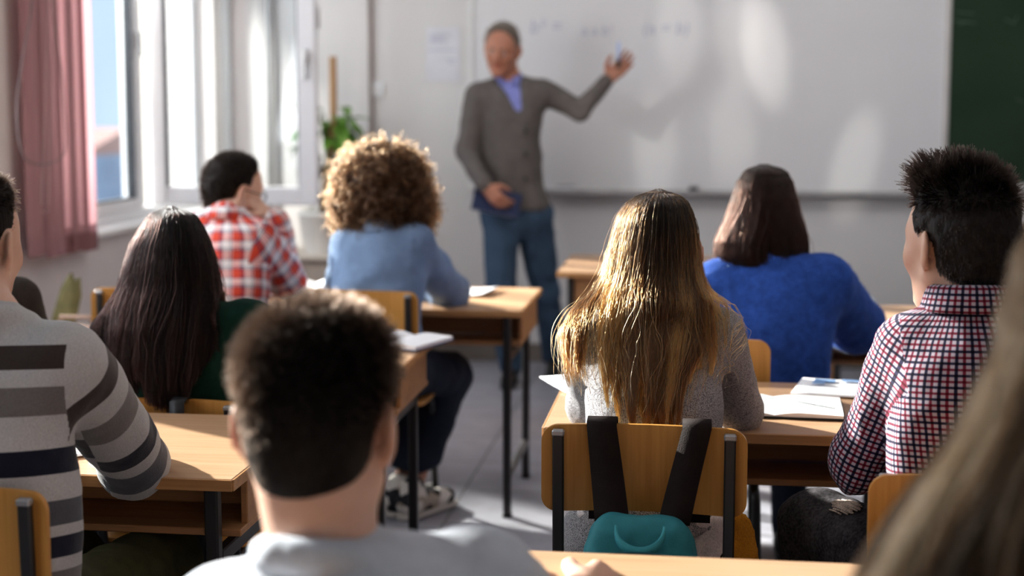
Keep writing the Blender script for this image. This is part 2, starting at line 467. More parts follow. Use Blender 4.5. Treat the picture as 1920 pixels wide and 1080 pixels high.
# ================================================================== MATERIALS
M_wall = mat_plain('wall_paint', (.72, .70, .69), .75, var=.03, vs=2, bumpy=.06, bs=120)
M_wall_left = mat_plain('wall_paint_warm', (.72, .68, .67), .75, var=.03, vs=2, bumpy=.06, bs=120)
M_ceil = mat_plain('ceiling_paint', (.80, .79, .78), .9, var=.02)
M_base = mat_plain('baseboard_paint', (.20, .17, .15), .5)
M_white = mat_plain('white_frame', (.82, .83, .85), .35, var=.02)
M_frame_grey = mat_plain('grey_gasket', (.10, .11, .12), .5)
M_sill = mat_plain('sill_white', (.85, .85, .84), .4, var=.03)
M_desk = mat_wood('desk_laminate', (.52, .335, .205), (.41, .25, .145), .32, 0, 1.0)
M_desk_edge = mat_wood('desk_edge', (.52, .29, .13), (.40, .21, .09), .4, 0, 1.0)
M_deskbox = mat_wood('desk_box_wood', (.46, .25, .12), (.32, .17, .08), .42, 0, 1.0)
M_ply = mat_wood('chair_plywood', (.56, .29, .085), (.42, .20, .05), .30, 2, .8)
M_steel = mat_plain('dark_steel', (.060, .058, .060), .38, .55, var=.1)
M_cap = mat_plain('post_cap', (.34, .34, .35), .4, .5)
M_paper = mat_plain('paper', (.86, .86, .88), .7, var=.02)
M_black = mat_plain('black_cover', (.015, .015, .017), .5)
M_navy = mat_plain('navy_cover', (.02, .035, .10), .5)
M_green_ed = mat_plain('green_edge', (.10, .30, .12), .5)
M_blue_print = mat_plain('blue_print', (.25, .42, .70), .6)
M_ink = mat_plain('faint_ink', (.55, .57, .66), .6)
M_alu = mat_plain('aluminium', (.50, .50, .50), .4, .6)
M_pink = None

def tile_floor():
    m, nt, b = new_mat('floor_tiles'); setp(b, (.4, .4, .43), .42, 0, .35)
    v = coords(nt)
    br = nt.nodes.new('ShaderNodeTexBrick'); br.offset = 0.0; br.squash = 1.0
    br.inputs['Scale'].default_value = 1.0; br.inputs['Brick Width'].default_value = .42; br.inputs['Row Height'].default_value = .42
    br.inputs['Mortar Size'].default_value = .005
    br.inputs['Color1'].default_value = (.38, .385, .43, 1); br.inputs['Color2'].default_value = (.345, .35, .39, 1); br.inputs['Mortar'].default_value = (.2, .2, .2, 1)
    lk(nt, v, br.inputs['Vector'])
    n = noise(nt, v, 9, 5)
    c = mixc(nt, .5, br.outputs['Color'], ramp(nt, n, [(.3, (.75, .75, .75)), (.7, (1.1, 1.1, 1.1))]), 'MULTIPLY')
    lk(nt, c, b.inputs['Base Color']); bump(nt, b, br.outputs['Fac'], -.2, .002)
    return m
M_floor = tile_floor()
def glass_mat():
    m = bpy.data.materials.new('window_glass'); m.use_nodes = True; nt = m.node_tree; nt.nodes.clear()
    o = nt.nodes.new('ShaderNodeOutputMaterial'); t = nt.nodes.new('ShaderNodeBsdfTransparent'); lw = nt.nodes.new('ShaderNodeLayerWeight'); fac = math_n(nt, 'ADD', .03, math_n(nt, 'MULTIPLY', .35, math_n(nt, 'POWER', lw.outputs['Facing'], 5.0))); g = nt.nodes.new('ShaderNodeBsdfGlossy')
    g.inputs['Roughness'].default_value = .02; t.inputs['Color'].default_value = (.93, .95, .96, 1)
    mx = nt.nodes.new('ShaderNodeMixShader');     mx.inputs[0].default_value = .04; lk(nt, fac, mx.inputs[0]); lk(nt, t.outputs[0], mx.inputs[1]); lk(nt, g.outputs[0], mx.inputs[2]); lk(nt, mx.outputs[0], o.inputs['Surface'])
    return m
M_glass = glass_mat()

# ================================================================== ROOM SHELL
XL, XR, YF, YB, ZC = -2.62, 4.6, 7.72, -2.2, 3.15
def wallbox(name, lo, hi, mat, bev=.0005):
    lo, hi = A(*lo), A(*hi); return MB().box((lo+hi)/2, hi-lo, bev=bev).build(name, mat, kind='structure')
wallbox('floor', (XL-.3, YB-.2, -.1), (XR+.2, YF+.2, 0), M_floor)
wallbox('ceiling', (XL-.3, YB-.2, ZC), (XR+.2, YF+.2, ZC+.1), M_ceil)
wallbox('wall_front', (XL-.3, YF, 0), (XR+.2, YF+.2, ZC), M_wall)
wallbox('wall_back', (XL-.3, YB-.2, 0), (XR+.2, YB, ZC), M_wall)
wallbox('wall_right', (XR, YB, 0), (XR+.2, YF, ZC), M_wall)
# left wall with four window openings
SZ = .86                                   # sill height
OPEN = [(-.6, 1.7, 2.5), (2.05, 3.02, 2.32), (3.14, 4.94, 2.5), (5.42, 7.50, 2.5)]  # unseen second opening kept low to keep sun off the nearest girl
ZT = 2.50
wl = MB(); T = .30
def wseg(y0, y1, z0, z1): wl.box((XL-T/2, (y0+y1)/2, (z0+z1)/2), (T, y1-y0, z1-z0), bev=.0005)
wseg(YB, YF, 0, SZ-.03); wseg(YB, YF, ZT, ZC); wseg(OPEN[1][0], OPEN[1][1], OPEN[1][2], ZT)
ys = [YB]+[v for o in OPEN for v in o[:2]]+[YF]
for i in range(0, len(ys), 2): wseg(ys[i], ys[i+1], SZ-.03, ZT)
wl.build('wall_left', M_wall_left, kind='structure')
# baseboards
MB().box(((XL+XR)/2, YF-.008, .05), (XR-XL, .016, .10), bev=.003).build('baseboard_front', M_base, kind='structure')
MB().box((XL+.008, (YB+YF)/2, .05), (.016, YF-YB-.04, .10), bev=.003).build('baseboard_left', M_base, kind='structure')

def frame_rect(mb, x, y0, y1, z0, z1, w, d):
    """rectangular frame lying in the plane x = const"""
    mb.box((x, y0+w/2, (z0+z1)/2), (d, w, z1-z0), bev=.006); mb.box((x, y1-w/2, (z0+z1)/2), (d, w, z1-z0), bev=.006)
    mb.box((x, (y0+y1)/2, z0+w/2), (d, y1-y0-2*w, w), bev=.006); mb.box((x, (y0+y1)/2, z1-w/2), (d, y1-y0-2*w, w), bev=.006)
def window(n, y0, y1, mulls, panes, sill=True, ZT=2.5):
    root = MB(); frame_rect(root, XL-.13, y0, y1, SZ-.02, ZT, .07, .08)
    for my in mulls: root.box((XL-.13, my, (SZ+ZT)/2), (.08, .09, ZT-SZ-.1), bev=.006)
    o = root.build('window_%d' % n, M_white, kind='structure')
    for (a, b) in panes:
        s = MB(); frame_rect(s, XL-.105, a, b, SZ+.05, ZT-.07, .055, .05); sa = s.build('sash', M_white, o)
        g = MB(); frame_rect(g, XL-.100, a+.05, b-.05, SZ+.10, ZT-.12, .008, .046); g.build('gasket', M_frame_grey, sa)
        MB().box((XL-.105, (a+b)/2, (SZ+ZT)/2), (.006, b-a-.10, ZT-SZ-.22), bev=.001).build('pane', M_glass, sa)
        h = MB(); h.box((XL-.072, b-.028, 1.72), (.02, .028, .07)); h.box((XL-.05, b-.028, 1.70), (.018, .02, .12)); h.build('handle', M_alu, sa)
    if sill:
        MB().box((XL-.045, (y0+y1)/2, SZ-.015), (.17, y1-y0+.06, .03), bev=.006).build('sill', M_sill, o)
    return o
window(1, OPEN[0][0], OPEN[0][1], [.55], [(-.53, .51), (.59, 1.63)])
window(2, OPEN[1][0], OPEN[1][1], [], [(2.12, 2.95)], ZT=2.32)
window(3, OPEN[2][0], OPEN[2][1], [3.82], [(3.21, 3.78), (3.86, 4.87)])
w3 = window(4, OPEN[3][0], OPEN[3][1], [6.67], [(5.49, 6.63)])
# casement opened into the room, perpendicular to the wall
YS = 6.79; XS1 = float(PY(595, 200, YS)[0]); zb = float(PY(560, 385, YS)[2]); zt = 2.45
sash = MB(); W_ = XS1-(XL-.08); xs0 = XL-.08
sash.box((xs0+.04, YS, (zb+zt)/2), (.08, .055, zt-zb), bev=.006); sash.box((XS1-.045, YS, (zb+zt)/2), (.09, .055, zt-zb), bev=.006)
sash.box(((xs0+XS1)/2, YS, zb+.045), (W_-.17, .055, .09), bev=.006); sash.box(((xs0+XS1)/2, YS, zt-.045), (W_-.17, .055, .09), bev=.006)
so = sash.build('open_sash', M_white, w3)
gk = MB()
for x in (xs0+.083, XS1-.093): gk.box((x, YS, (zb+zt)/2), (.007, .045, zt-zb-.18))
gk.build('gasket', M_frame_grey, so)
MB().box(((xs0+XS1)/2, YS, (zb+zt)/2), (W_-.19, .006, zt-zb-.19), bev=.001).build('pane', M_glass, so)
hg = MB(); hg.tube([(XS1-.004, YS+.035, 1.05), (XS1-.004, YS+.035, 1.15)], .012); hg.tube([(XS1-.004, YS+.035, 1.78), (XS1-.004, YS+.035, 1.88)], .012)
hg.box((XS1-.045, YS-.04, 1.64), (.028, .02, .07)); hg.box((XS1-.045, YS-.055, 1.59), (.02, .018, .12)); hg.build('handle', M_alu, so)
# wall pipes standing in for the vertical bands seen through the sash glass
for k_, px_ in ((2, 424), (3, 506)):
    q_ = PY(px_, 200, YF-.05); MB().tube([(q_[0], YF-.05, .1), (q_[0], YF-.05, ZC-.01)], .028 if k_ == 2 else .018, 14).build('trim_%d' % k_, M_white if k_ == 2 else M_alu, kind='structure')
# thin dark strip beside the sash edge: trim of front wall conduit
MB().box((XS1+.055, YF-.012, 1.9), (.022, .024, 2.3), bev=.004).build('trim_1', mat_plain('conduit', (.30, .25, .23), .6), kind='structure')

# exterior: pale facade across the yard, low roofs and greenery far away
M_fac = mat_plain('facade_cream', (.80, .76, .68), .9, var=.04)
M_facw = mat_plain('facade_window', (.35, .40, .45), .3)
M_roof = mat_plain('far_roof', (.52, .30, .26), .8)
M_far = mat_plain('far_wall', (.36, .44, .60), .8, var=.2, vs=.6)
fb = thing('neighbouring_building', 'pale cream facade seen outside through the window panes', 'building', (-3.4, 12.0, -4))
fm = MB(); fm.box((-2.45, 12.7, 3.0), (4.0, 4.0, 14.0)); fm.build('facade', M_fac, fb)
for k in range(2): MB().box((-3.6+k*1.2, 10.68, 2.6), (.5, .06, 1.3)).build('facade_window', M_facw, fb)
fh = thing('distant_house', 'far blue-grey house with red roof beyond the leftmost window pane', 'building', (-14.5, 19.8, -4))
MB().box((-21.5, 32.5, -1.85), (16.0, 5.0, 4.3)).build('house_wall', M_far, fh)
rf = MB(); rf.prism([(-2.8, 0), (2.8, 0), (0, .6)], (-29.5, 32.5, .30), (0, 1, 0), (0, 0, 1), (1, 0, 0), 16.0); rf.build('roof', M_roof, fh)
MB().box((-20, 20, -4.2), (80, 60, .2)).build('ground', mat_plain('yard_ground', (.35, .36, .34), .9), kind='structure')

# ================================================================== BOARDS ON THE FRONT WALL
def wboard_mat():
    m, nt, b = new_mat('whiteboard_enamel'); setp(b, (.80, .80, .81), .28, 0, .45)
    f = noise(nt, coords(nt, 'Object', (1, 1, 1)), 2.2, 3)
    lk(nt, ramp(nt, f, [(.3, (.76, .76, .775)), (.7, (.80, .80, .80))]), b.inputs['Base Color'])
    return m
wb_x0, wb_x1 = float(PY(884, 0, YF)[0]), float(PY(1768, 300, YF)[0])
wb_z0, wb_z1 = .955, 2.25
wb = thing('whiteboard', 'long white enamel board on the front wall with faint blue handwriting', 'whiteboard', (wb_x0, YF, wb_z0))
MB().box(((wb_x0+wb_x1)/2, YF-.012, (wb_z0+wb_z1)/2), (wb_x1-wb_x0-.02, .016, wb_z1-wb_z0-.02), bev=.002).build('panel', wboard_mat(), wb)
fr = MB(); fx = (wb_x0+wb_x1)/2
M_wbf = mat_plain('board_frame', (.78, .77, .76), .4, .1)
fr.box((wb_x0, YF-.016, (wb_z0+wb_z1)/2), (.028, .03, wb_z1-wb_z0+.02)); fr.box((wb_x1, YF-.016, (wb_z0+wb_z1)/2), (.034, .03, wb_z1-wb_z0+.02))
fr.box((fx, YF-.016, wb_z1), (wb_x1-wb_x0, .03, .028)); fr.box((fx, YF-.016, wb_z0), (wb_x1-wb_x0, .03, .02)); fr.build('frame', M_wbf, wb)
tr = MB(); tr.box((fx+.05, YF-.055, wb_z0-.018), (wb_x1-wb_x0-.12, .10, .012)); tr.box((fx+.05, YF-.10, wb_z0-.010), (wb_x1-wb_x0-.12, .008, .022)); tr.build('pen_tray', M_alu, wb)
hw_ = MB()
for px, py, s, txt in ((992, 62, .105, 'b\u00b2 ='), (1090, 66, .075, 'a a b\u00b2'), (1204, 64, .092, '(a = b)')):
    c = bpy.data.curves.new('handwriting', 'FONT'); c.body = txt; c.size = s; c.extrude = .0005; c.shear = .15
    to = bpy.data.objects.new('tmp', c); COL.objects.link(to); bpy.context.view_layer.update()
    me = bpy.data.meshes.new_from_object(to.evaluated_get(bpy.context.evaluated_depsgraph_get())); bpy.data.objects.remove(to); bpy.data.curves.remove(c)
    p = PY(px, py, YF-.022); me.transform(Matrix.Translation(Vector(p))@Matrix.Rotation(math.pi/2, 4, 'X'))
    hw_.add([tuple(v.co) for v in me.vertices], [tuple(f.vertices) for f in me.polygons]); bpy.data.meshes.remove(me)
hw_.build('handwriting', M_ink, wb)
for px, lab, w, col in ((1062, 'white board cloth on the tray just beside the teacher', .11, M_paper), (1300, 'small dark marker on whiteboard tray between the two long-haired women', .05, M_black),):
    p = PY(px, 356, YF-.055); z = wb_z0-.012
    t = thing('board_eraser' if w > .1 else 'marker', lab, 'board eraser' if w > .1 else 'marker', (p[0], p[1], z))
    MB().box((p[0], p[1], z+.014), (w, .04, .026), bev=.006).build('felt' if w > .1 else 'barrel', col, t)
    MB().box((p[0], p[1], z+.031), (w*.9, .034, .010), bev=.004).build('grip', M_alu, t)
# green chalkboard
gx0 = float(PY(1776, 200, YF)[0]); gx1 = gx0+1.9; gz0 = float(PY(1790, 343, YF)[2])
def gboard_mat():
    m, nt, b = new_mat('chalkboard_green'); setp(b, (.02, .05, .03), .75, 0, .25)
    f = noise(nt, coords(nt, 'Object', (1, 1, 2)), 1.8, 5)
    lk(nt, ramp(nt, f, [(.3, (.024, .050, .027)), (.75, (.040, .070, .042))]), b.inputs['Base Color']); return m
gb = thing('chalkboard', 'dark green chalkboard at the right end of the front wall', 'chalkboard', (gx0, YF, gz0))
MB().box(((gx0+gx1)/2, YF-.02, (gz0+2.3)/2), (gx1-gx0, .03, 2.3-gz0), bev=.003).build('panel', gboard_mat(), gb)
g2 = MB(); g2.box((gx0-.012, YF-.022, (gz0+2.3)/2), (.03, .04, 2.3-gz0)); g2.box(((gx0+gx1)/2, YF-.022, gz0-.012), (gx1-gx0, .04, .03)); g2.build('frame', mat_plain('chalk_frame', (.62, .60, .58), .5, .1), gb)
MB().box(((gx0+gx1)/2, YF-.06, gz0-.03), (gx1-gx0, .10, .014)).build('chalk_ledge', M_alu, gb)
M_chalk = mat_plain('chalk_dust', (.16, .21, .17), .9)
for (x0, y0, x1, y1) in ((1792, 22, 1826, 26), (1788, 38, 1830, 44), (1796, 46, 1816, 40), (1884, 36, 1902, 44), (1908, 30, 1900, 46), (1905, 185, 1920, 192)):
    p, q = PY(x0, y0, YF-.036), PY(x1, y1, YF-.036); MB().bar(p, q, .004, .004, .001).build('chalk_mark', M_chalk, gb)
p = PY(1836, 332, YF-.06)
t = thing('sponge', 'black rounded board sponge on the chalkboard ledge', 'sponge', (p[0], p[1], gz0-.023))
fd = Field(); fd.rbox((p[0], p[1], gz0+.028), (.115, .035, .05), r=.03); field_obj('sponge_body', fd, .008, M_black, t)
# notice + socket on the wall
p0, p1 = PY(800, 52, YF-.004), PY(862, 152, YF-.004)
nt_ = thing('notice_sign', 'white paper notice pinned to the front wall left of the teacher', 'paper notice', ((p0[0]+p1[0])/2, YF, p1[2]))
cx, cz = (p0[0]+p1[0])/2, (p0[2]+p1[2])/2
MB().box((cx, YF-.003, cz), (p1[0]-p0[0], .004, p0[2]-p1[2]), bev=.001).build('sheet', mat_plain('notice_paper', (.74, .74, .78), .8), nt_)
ln = MB()
for fz, fx0, fx1 in ((.14, .1, .7), (.20, .12, .55), (.26, .1, .6), (.42, .05, .9), (.60, .6, .9), (.66, .65, .85)):
    w = p1[0]-p0[0]; ln.box((p0[0]+w*(fx0+fx1)/2, YF-.006, p0[2]-(p0[2]-p1[2])*fz), (w*(fx1-fx0), .001, .008))
ln.build('print_lines', mat_plain('notice_print', (.55, .55, .64), .8), nt_)
p = PY(707, 168, YF)
sw = thing('light_switch', 'small white wall switch between the plant pole and the notice', 'light switch', (p[0], YF, p[2]))
MB().box((p[0], YF-.006, p[2]), (.075, .012, .075)).build('plate', M_white, sw); MB().box((p[0], YF-.014, p[2]), (.03, .008, .045)).build('rocker', M_wall, sw)

# ================================================================== DESKS
DK = (1.4-.72)/(1.4-.73); CK = (1.4-.81)/(1.4-.80)
def desk(name, label, x0, x1, y0, y1, z=.72, panel=False, cat='desk'):
    x0, x1, y0, y1 = [q*DK for q in (x0, x1, y0, y1)]
    cx, cy = (x0+x1)/2, (y0+y1)/2; w, d = x1-x0, y1-y0
    t = thing(name, label, cat, (cx, cy, 0), 'two-seat school desks' if not panel else None)
    top = MB().box((cx, cy, z-.012), (w, d, .022), bev=.003).build('tabletop', M_desk, t)
    eb = MB()
    eb.box((cx, y0-.001, z-.0125), (w, .004, .0215), bev=.001); eb.box((x0-.001, cy, z-.0125), (.004, d-.004, .0215), bev=.001); eb.box((x1+.001, cy, z-.0125), (.004, d-.004, .0215), bev=.001)
    eb.build('edge_band', M_desk_edge, top)
    zs = z-.125
    if panel:
        MB().box((cx, y0+.045, z-.025-.27), (w-.10, .016, .54), bev=.002).build('front_panel', M_deskbox, t)
        for x in (x0+.10, x1-.10): MB().box((x, cy+.02, z-.025-.27), (.016, d-.12, .54), bev=.002).build('side_panel', M_deskbox, t)
    else:
        MB().box((cx, cy+.02, zs), (w-.02, d-.11, .014), bev=.002).build('book_shelf', M_deskbox, t)
        MB().box((cx, y0+.24, (zs+z-.023)/2+.005), (w-.04, .014, z-.034-zs), bev=.002).build('back_panel', M_deskbox, t)
        for x in (x0+.018, x1-.018): MB().box((x, cy+.035, (zs+z-.023)/2), (.014, d-.17, z-.025-zs), bev=.002).build('side_panel', M_deskbox, t)
    lx = (x0+.052, x1-.052); ly = (y0+.04, y1-.055)
    for x in lx:
        for y in ly:
            zz = z-.024
            l = MB().box((x, y, zz/2+.006), (.027, .027, zz-.012), bev=.004).build('leg', M_steel, t)
            MB().box((x, y, .006), (.031, .031, .012), bev=.003).build('foot_cap', M_black, l)
        for z_, h_ in ((zs-.045 if not panel else .22, .03), (.14, .022)): MB().box((x, cy, z_), (.022, d-.12, h_), bev=.003).build('side_rail', M_steel, t)
    return t
DZ = .72
desk('school_desk', 'wooden two-seat desk where the boy in the striped sweater sits', -2.06, -.83, 2.427, 2.955)
desk('school_desk', 'two-seat desk in front of the dark-haired girl in green', -1.99, -.76, 3.49, 4.02)
desk('school_desk', 'two-seat desk shared by the curly-haired student and the plaid-shirted boy', -1.95, -.577, 4.61, 5.22)
desk('school_desk', 'two-seat desk with open notebook before the girl in grey knit', -.319, .99, 2.924, 3.487)
desk('school_desk', 'two-seat desk where the woman in the blue sweater leans', .03, 1.30, 4.40, 4.91)
desk('teacher_desk', 'wooden panel-fronted desk by the front wall right of the teacher', -.568, .61, 5.735, 6.45, panel=True)
desk('school_desk', 'nearest two-seat desk cut by the bottom edge of the photo', -.40, .86, 1.585, 2.092)

# ================================================================== CHAIRS
def chair_parts(t, h=.81):
    """school chair, backrest rear face on y = 0 looking +y, centred on x = 0"""
    n = 14; bw, bh = .380, .165; vs = []; zc = h-bh/2
    # curved plywood back
    poly = rrect(bw, bh, .03, 5)
    mb = MB(); o = 0
    def cy_(x): return .026-.026*(2*x/bw)**2
    q_ = np.linspace(0, math.pi/2, 9); e_ = .03*(1-np.cos(q_)); xs = np.concatenate([-bw/2+e_, np.linspace(-bw/2+.03, bw/2-.03, 17)[1:-1], (bw/2-e_)[::-1]])
    def zhalf(x):
        e = bw/2-abs(x); r = .03
        return bh/2 if e >= r else bh/2-r+math.sqrt(max(0, r*r-(r-e)**2))
    rows = []
    for x in xs:
        zh = max(zhalf(x), .004); y = cy_(x)
        rows.append([(x, y, zc-zh), (x, y+.010, zc-zh), (x, y+.010, zc+zh), (x, y, zc+zh)])
    V = [p for r in rows for p in r]; Fs = []
    for i in range(len(xs)-1):
        for a in range(4):
            b = (a+1) % 4; Fs.append((i*4+a, i*4+b, (i+1)*4+b, (i+1)*4+a))
    Fs += [(0, 3, 2, 1), (len(V)-4, len(V)-3, len(V)-2, len(V)-1)]
    mb.add(V, [f[::-1] for f in Fs], False); parts = [('backrest', mb, M_ply)]
    rv = MB()
    for sx in (-1, 1):
        for zz in (zc+.05, zc-.05):
            rv.tube([(sx*.158, .022, zz), (sx*.158, .0, zz)], .006, 8)
    seat = MB(); pts = []
    def sz(y): return .445-.012*math.sin(math.pi*min(1, max(0, (y-.02)/.38)))-(.02*max(0, (y-.33)/.07)**2)
    ys_ = np.linspace(.03, .41, 12); V = []; Fs = []
    for y in ys_:
        hw = .19-.02*max(0, 1-(y-.03)/.06)**2
        for x in (-hw, hw):
            V += [(x, y, sz(y)), (x, y, sz(y)-.011)]
    for i in range(len(ys_)-1):
        a = i*4; b = a+4
        Fs += [(a, a+2, b+2, b), (a+1, b+1, b+3, a+3), (a, b, b+1, a+1), (a+2, a+3, b+3, b+2)]
    Fs += [(0, 1, 3, 2), (len(V)-4, len(V)-2, len(V)-1, len(V)-3)]
    seat.add(V, Fs); parts.append(('seat', seat, M_ply))
    for sx in (-1, 1):
        x = sx*.158
        p = MB(); p.bar((x, -.006, h-.012), (x, .004, h-.30), .021, .014, .003, up=(0, 1, 0)); p.bar((x, .004, h-.295), (x, .03, .40), .021, .014, .003, up=(0, 1, 0))
        parts.append(('back_post', p, M_steel))
        c = MB(); c.box((x, -.006, h-.012), (.023, .017, .012), bev=.003); parts.append(('post_cap', c, M_cap))
        l = MB(); l.tube([(x, .10, .425), (x, .055, .42), (x+sx*.004, .03, .38), (x+sx*.012, -.015, .012)], .0115); parts.append(('leg', l, M_steel))
        l = MB(); l.tube([(x, .30, .42), (x, .345, .415), (x+sx*.004, .365, .375), (x+sx*.012, .40, .012)], .0115); parts.append(('leg', l, M_steel))
        r = MB(); r.tube([(x, .09, .423), (x, .31, .421)], .0115); parts.append(('seat_rail', r, M_steel))
    cr = MB(); cr.tube([(-.158, .11, .42), (.158, .11, .42)], .009); cr.tube([(-.158, .29, .42), (.158, .29, .42)], .009); parts.append(('crossbar', cr, M_steel))
    for nm, m, mt in parts: m.build(nm, mt, t)
ch0 = thing('school_chair', '', 'chair', (0, 0, 0), 'plywood school chairs'); chair_parts(ch0)
chairs = [(-.097, 2.632, 0, 'plywood school chair with a teal backpack hanging on its back'),
          (.475, 2.33, 0, 'plywood school chair of the boy in the checked shirt'),
          (-.005, 3.67, 0, 'plywood chair just behind the woman in the blue sweater'),
          (-1.093, 4.495, 0, 'plywood chair behind the curly-haired student in denim'),
          (-1.81, 4.472, 0, 'plywood chair under the window beside the hair of the girl in green'),
          (-1.22, 3.09, 0, 'plywood chair peeking over the desk behind the girl in green'),
          (-1.195, 2.05, 0, 'plywood chair of the boy in the striped sweater'),
          (.69, 3.98, 0, 'plywood chair peeking out behind the checked sleeve'),
          (-.44, 1.10, 0, 'chair under the blurred boy in the pale grey tee'),
          (.62, .80, 0, 'chair under the blurred long-haired girl nearest the camera'),
          (-1.83, 3.12, 0, 'chair under the half-hidden student in dark grey')]
for i, (x, y, z, lab) in enumerate(chairs):
    x, y = x*CK, y*CK
    c = ch0 if i == 0 else dup(ch0, (x, y, z), lab)
    c.location = (x, y, z); c['label'] = lab
    c['_w'] = [x, y, z]
    if i in (1, 2):
        for q in c.children:
            if q.name.startswith(('back_post', 'post_cap')): q.location.y += .046
    if i == 5: c.scale = (1, 1, .91)

# strap of a bag hung over the green girl's chair
xx = float(D(325, 765, 3.13)[0]); t = thing('shoulder_bag', 'dark strapped bag hung over the chair behind the girl in green', 'bag', (xx, 3.03, .42))
st = MB(); zt_ = .738
L = [(xx-.016, 3.01, .55), (xx-.016, 3.02, .70), (xx-.016, 3.024, zt_), (xx-.016, 3.05, zt_+.006), (xx-.016, 3.075, zt_), (xx-.016, 3.085, .60)]
st.strip(L, [(a+.034, b, c) for a, b, c in L], .003); st.build('strap', M_black, t)
fd = Field(); fd.rbox((xx, 2.985, .47), (.10, .03, .11), r=.03); field_obj('bag_body', fd, .009, M_black, t)

# ================================================================== BACKPACK on the near chair
M_teal = mat_cloth('teal_nylon', (.045, .22, .25), .55, 700, .15, .06, .25)
M_teal2 = mat_cloth('teal_trim', (.07, .32, .36), .5, 700, .1, .05, .2)
M_strap = mat_cloth('dark_strap', (.022, .015, .014), .75, 500, .1, .1, .4)
bc = D(1203, 1035, 2.545); bx, by = float(bc[0]), 2.512
bp = thing('backpack', 'teal backpack hanging by dark straps from the plywood chair back', 'backpack', (bx, by, .33))
ztop = float(D(1203, 955, 2.54)[2])
fd = Field(); hw = .104; k = .03
fd.cap((bx-.052, by+.01, ztop-.042), (bx+.052, by+.01, ztop-.042), .040, g=0, k=.04)
fd.rbox((bx, by, ztop-.19), (hw, .056, .13), r=.040, k=.05)
fd.rbox((bx, by-.048, ztop-.20), (hw-.012, .028, .085), r=.025, k=.012)
field_obj('bag_body', fd, .006, M_teal, bp, fold=lambda V, N, g: .004*vnoise(V*A(1, 1, .6), 22, 1)+.0015*vnoise(V, 60, 2))
zp = MB(); pts = []
for i in range(21):
    a = math.pi*i/20; pts.append((bx-.086*math.cos(a), by-.079+.006*math.sin(a), ztop-.075+.028*math.sin(a)**.6-(.05 if i in (0, 20) else 0)))
zp.tube(pts, .0022, 6); zp.tube([(a, b-.001, c-.012) for a, b, c in pts], .0016, 6); zp.build('zipper', mat_plain('zip_dark', (.01, .09, .11), .6), bp)
hd = MB(); L = []; R_ = []
for i in range(15):
    a = math.pi*i/14; x = bx-.043*math.cos(a); z = ztop-.008-.030*math.sin(a); y = by-.038-.03*math.sin(a)
    L.append((x, y, z)); R_.append((x*1+(bx-x)*.0, y-.004, z-.017))
hd.strip(L, R_, .005); hd.build('grab_handle', M_teal2, bp)
def strap(x0, x1, x2, x3):
    """outer/inner top edge x0,x1 and bottom edge x2,x3 in pixels"""
    s = MB(); L, R_ = [], []
    zt = .813
    for i in range(9):
        f = i/8; z = zt+(ztop-.02-zt)*f; y = 2.582-.05*f*f-.008+(.006 if i == 0 else 0)
        a = D(x0+(x2-x0)*f, 800, y/.99); b = D(x1+(x3-x1)*f, 800, y/.99)
        L.append((a[0], y, z)); R_.append((b[0], y, z))
    a0, b0 = L[0], R_[0]
    pre = [((a0[0], 2.64, .62), (b0[0], 2.64, .62)), ((a0[0], 2.636, .76), (b0[0], 2.636, .76)), ((a0[0], 2.632, zt+.002), (b0[0], 2.632, zt+.002)), ((a0[0], 2.608, zt+.010), (b0[0], 2.608, zt+.010)), ((a0[0], 2.582, zt+.006), (b0[0], 2.582, zt+.006))]
    s.strip([q[0] for q in pre]+L, [q[1] for q in pre]+R_, .006); return s
strap(1102, 1158, 1118, 1184).build('shoulder_strap', M_strap, bp)
strap(1280, 1334, 1236, 1296).build('shoulder_strap', M_strap, bp)

# ================================================================== BOOKS AND PAPERS
def open_book(name, label, cat, c, w, d, rz, cover=M_black, th=.012, bowed=.006, extra=None):
    """open notebook lying flat, two page blocks with a valley along y"""
    t = thing(name, label, cat, c)
    cr, sr = math.cos(rz), math.sin(rz)
    def tp(x, y, z): return (c[0]+x*cr-y*sr, c[1]+x*sr+y*cr, c[2]+z)
    MB().box((c[0], c[1], c[2]+.0022), (w+.008, d+.008, .003), rz=rz, bev=.001).build('cover', cover, t)
    for s in (-1, 1):
        m = MB(); n = 12; V = []; Fs = []
        for i in range(n+1):
            f = i/n; x = s*w/2*f; z = .004+th*(.25+.75*math.sin(min(1, f*2.2)*math.pi/2))*(1-.45*f)
            for y in (-d/2, d/2): V += [tp(x, y, .0038), tp(x, y, z)]
        for i in range(n):
            a = i*4; b = a+4; q = [(a+1, b+1, b+3, a+3), (a, a+2, b+2, b), (a, b, b+1, a+1), (a+2, a+3, b+3, b+2)]
            Fs += q if s > 0 else [r[::-1] for r in q]
        a = n*4; e = (a, a+2, a+3, a+1); Fs.append(e if s > 0 else e[::-1]); Fs.append((0, 1, 3, 2) if s > 0 else (2, 3, 1, 0))
        m.add(V, Fs, False); m.build('page', M_paper, t)
    if extra: extra(t, tp)
    return t
def stripe(t, tp):
    m = MB(); m.tube([tp(-.02, .03, .0185), tp(.05, .01, .0165), tp(.11, -.022, .0135), tp(.135, -.035, .0122)], .0013, 6); m.build('bookmark_ribbon', mat_plain('ribbon_dark', (.02, .05, .04), .6), t)  # thin dark line on the page imitates the shadow of the fold
pc = PZ(1455, 766, DZ); open_book('notebook', 'open white notebook with black cover at the grey-knit girl\'s right elbow', 'notebook', (pc[0]-.005, pc[1]+.0, DZ), .30, .205, math.radians(-3), extra=stripe)
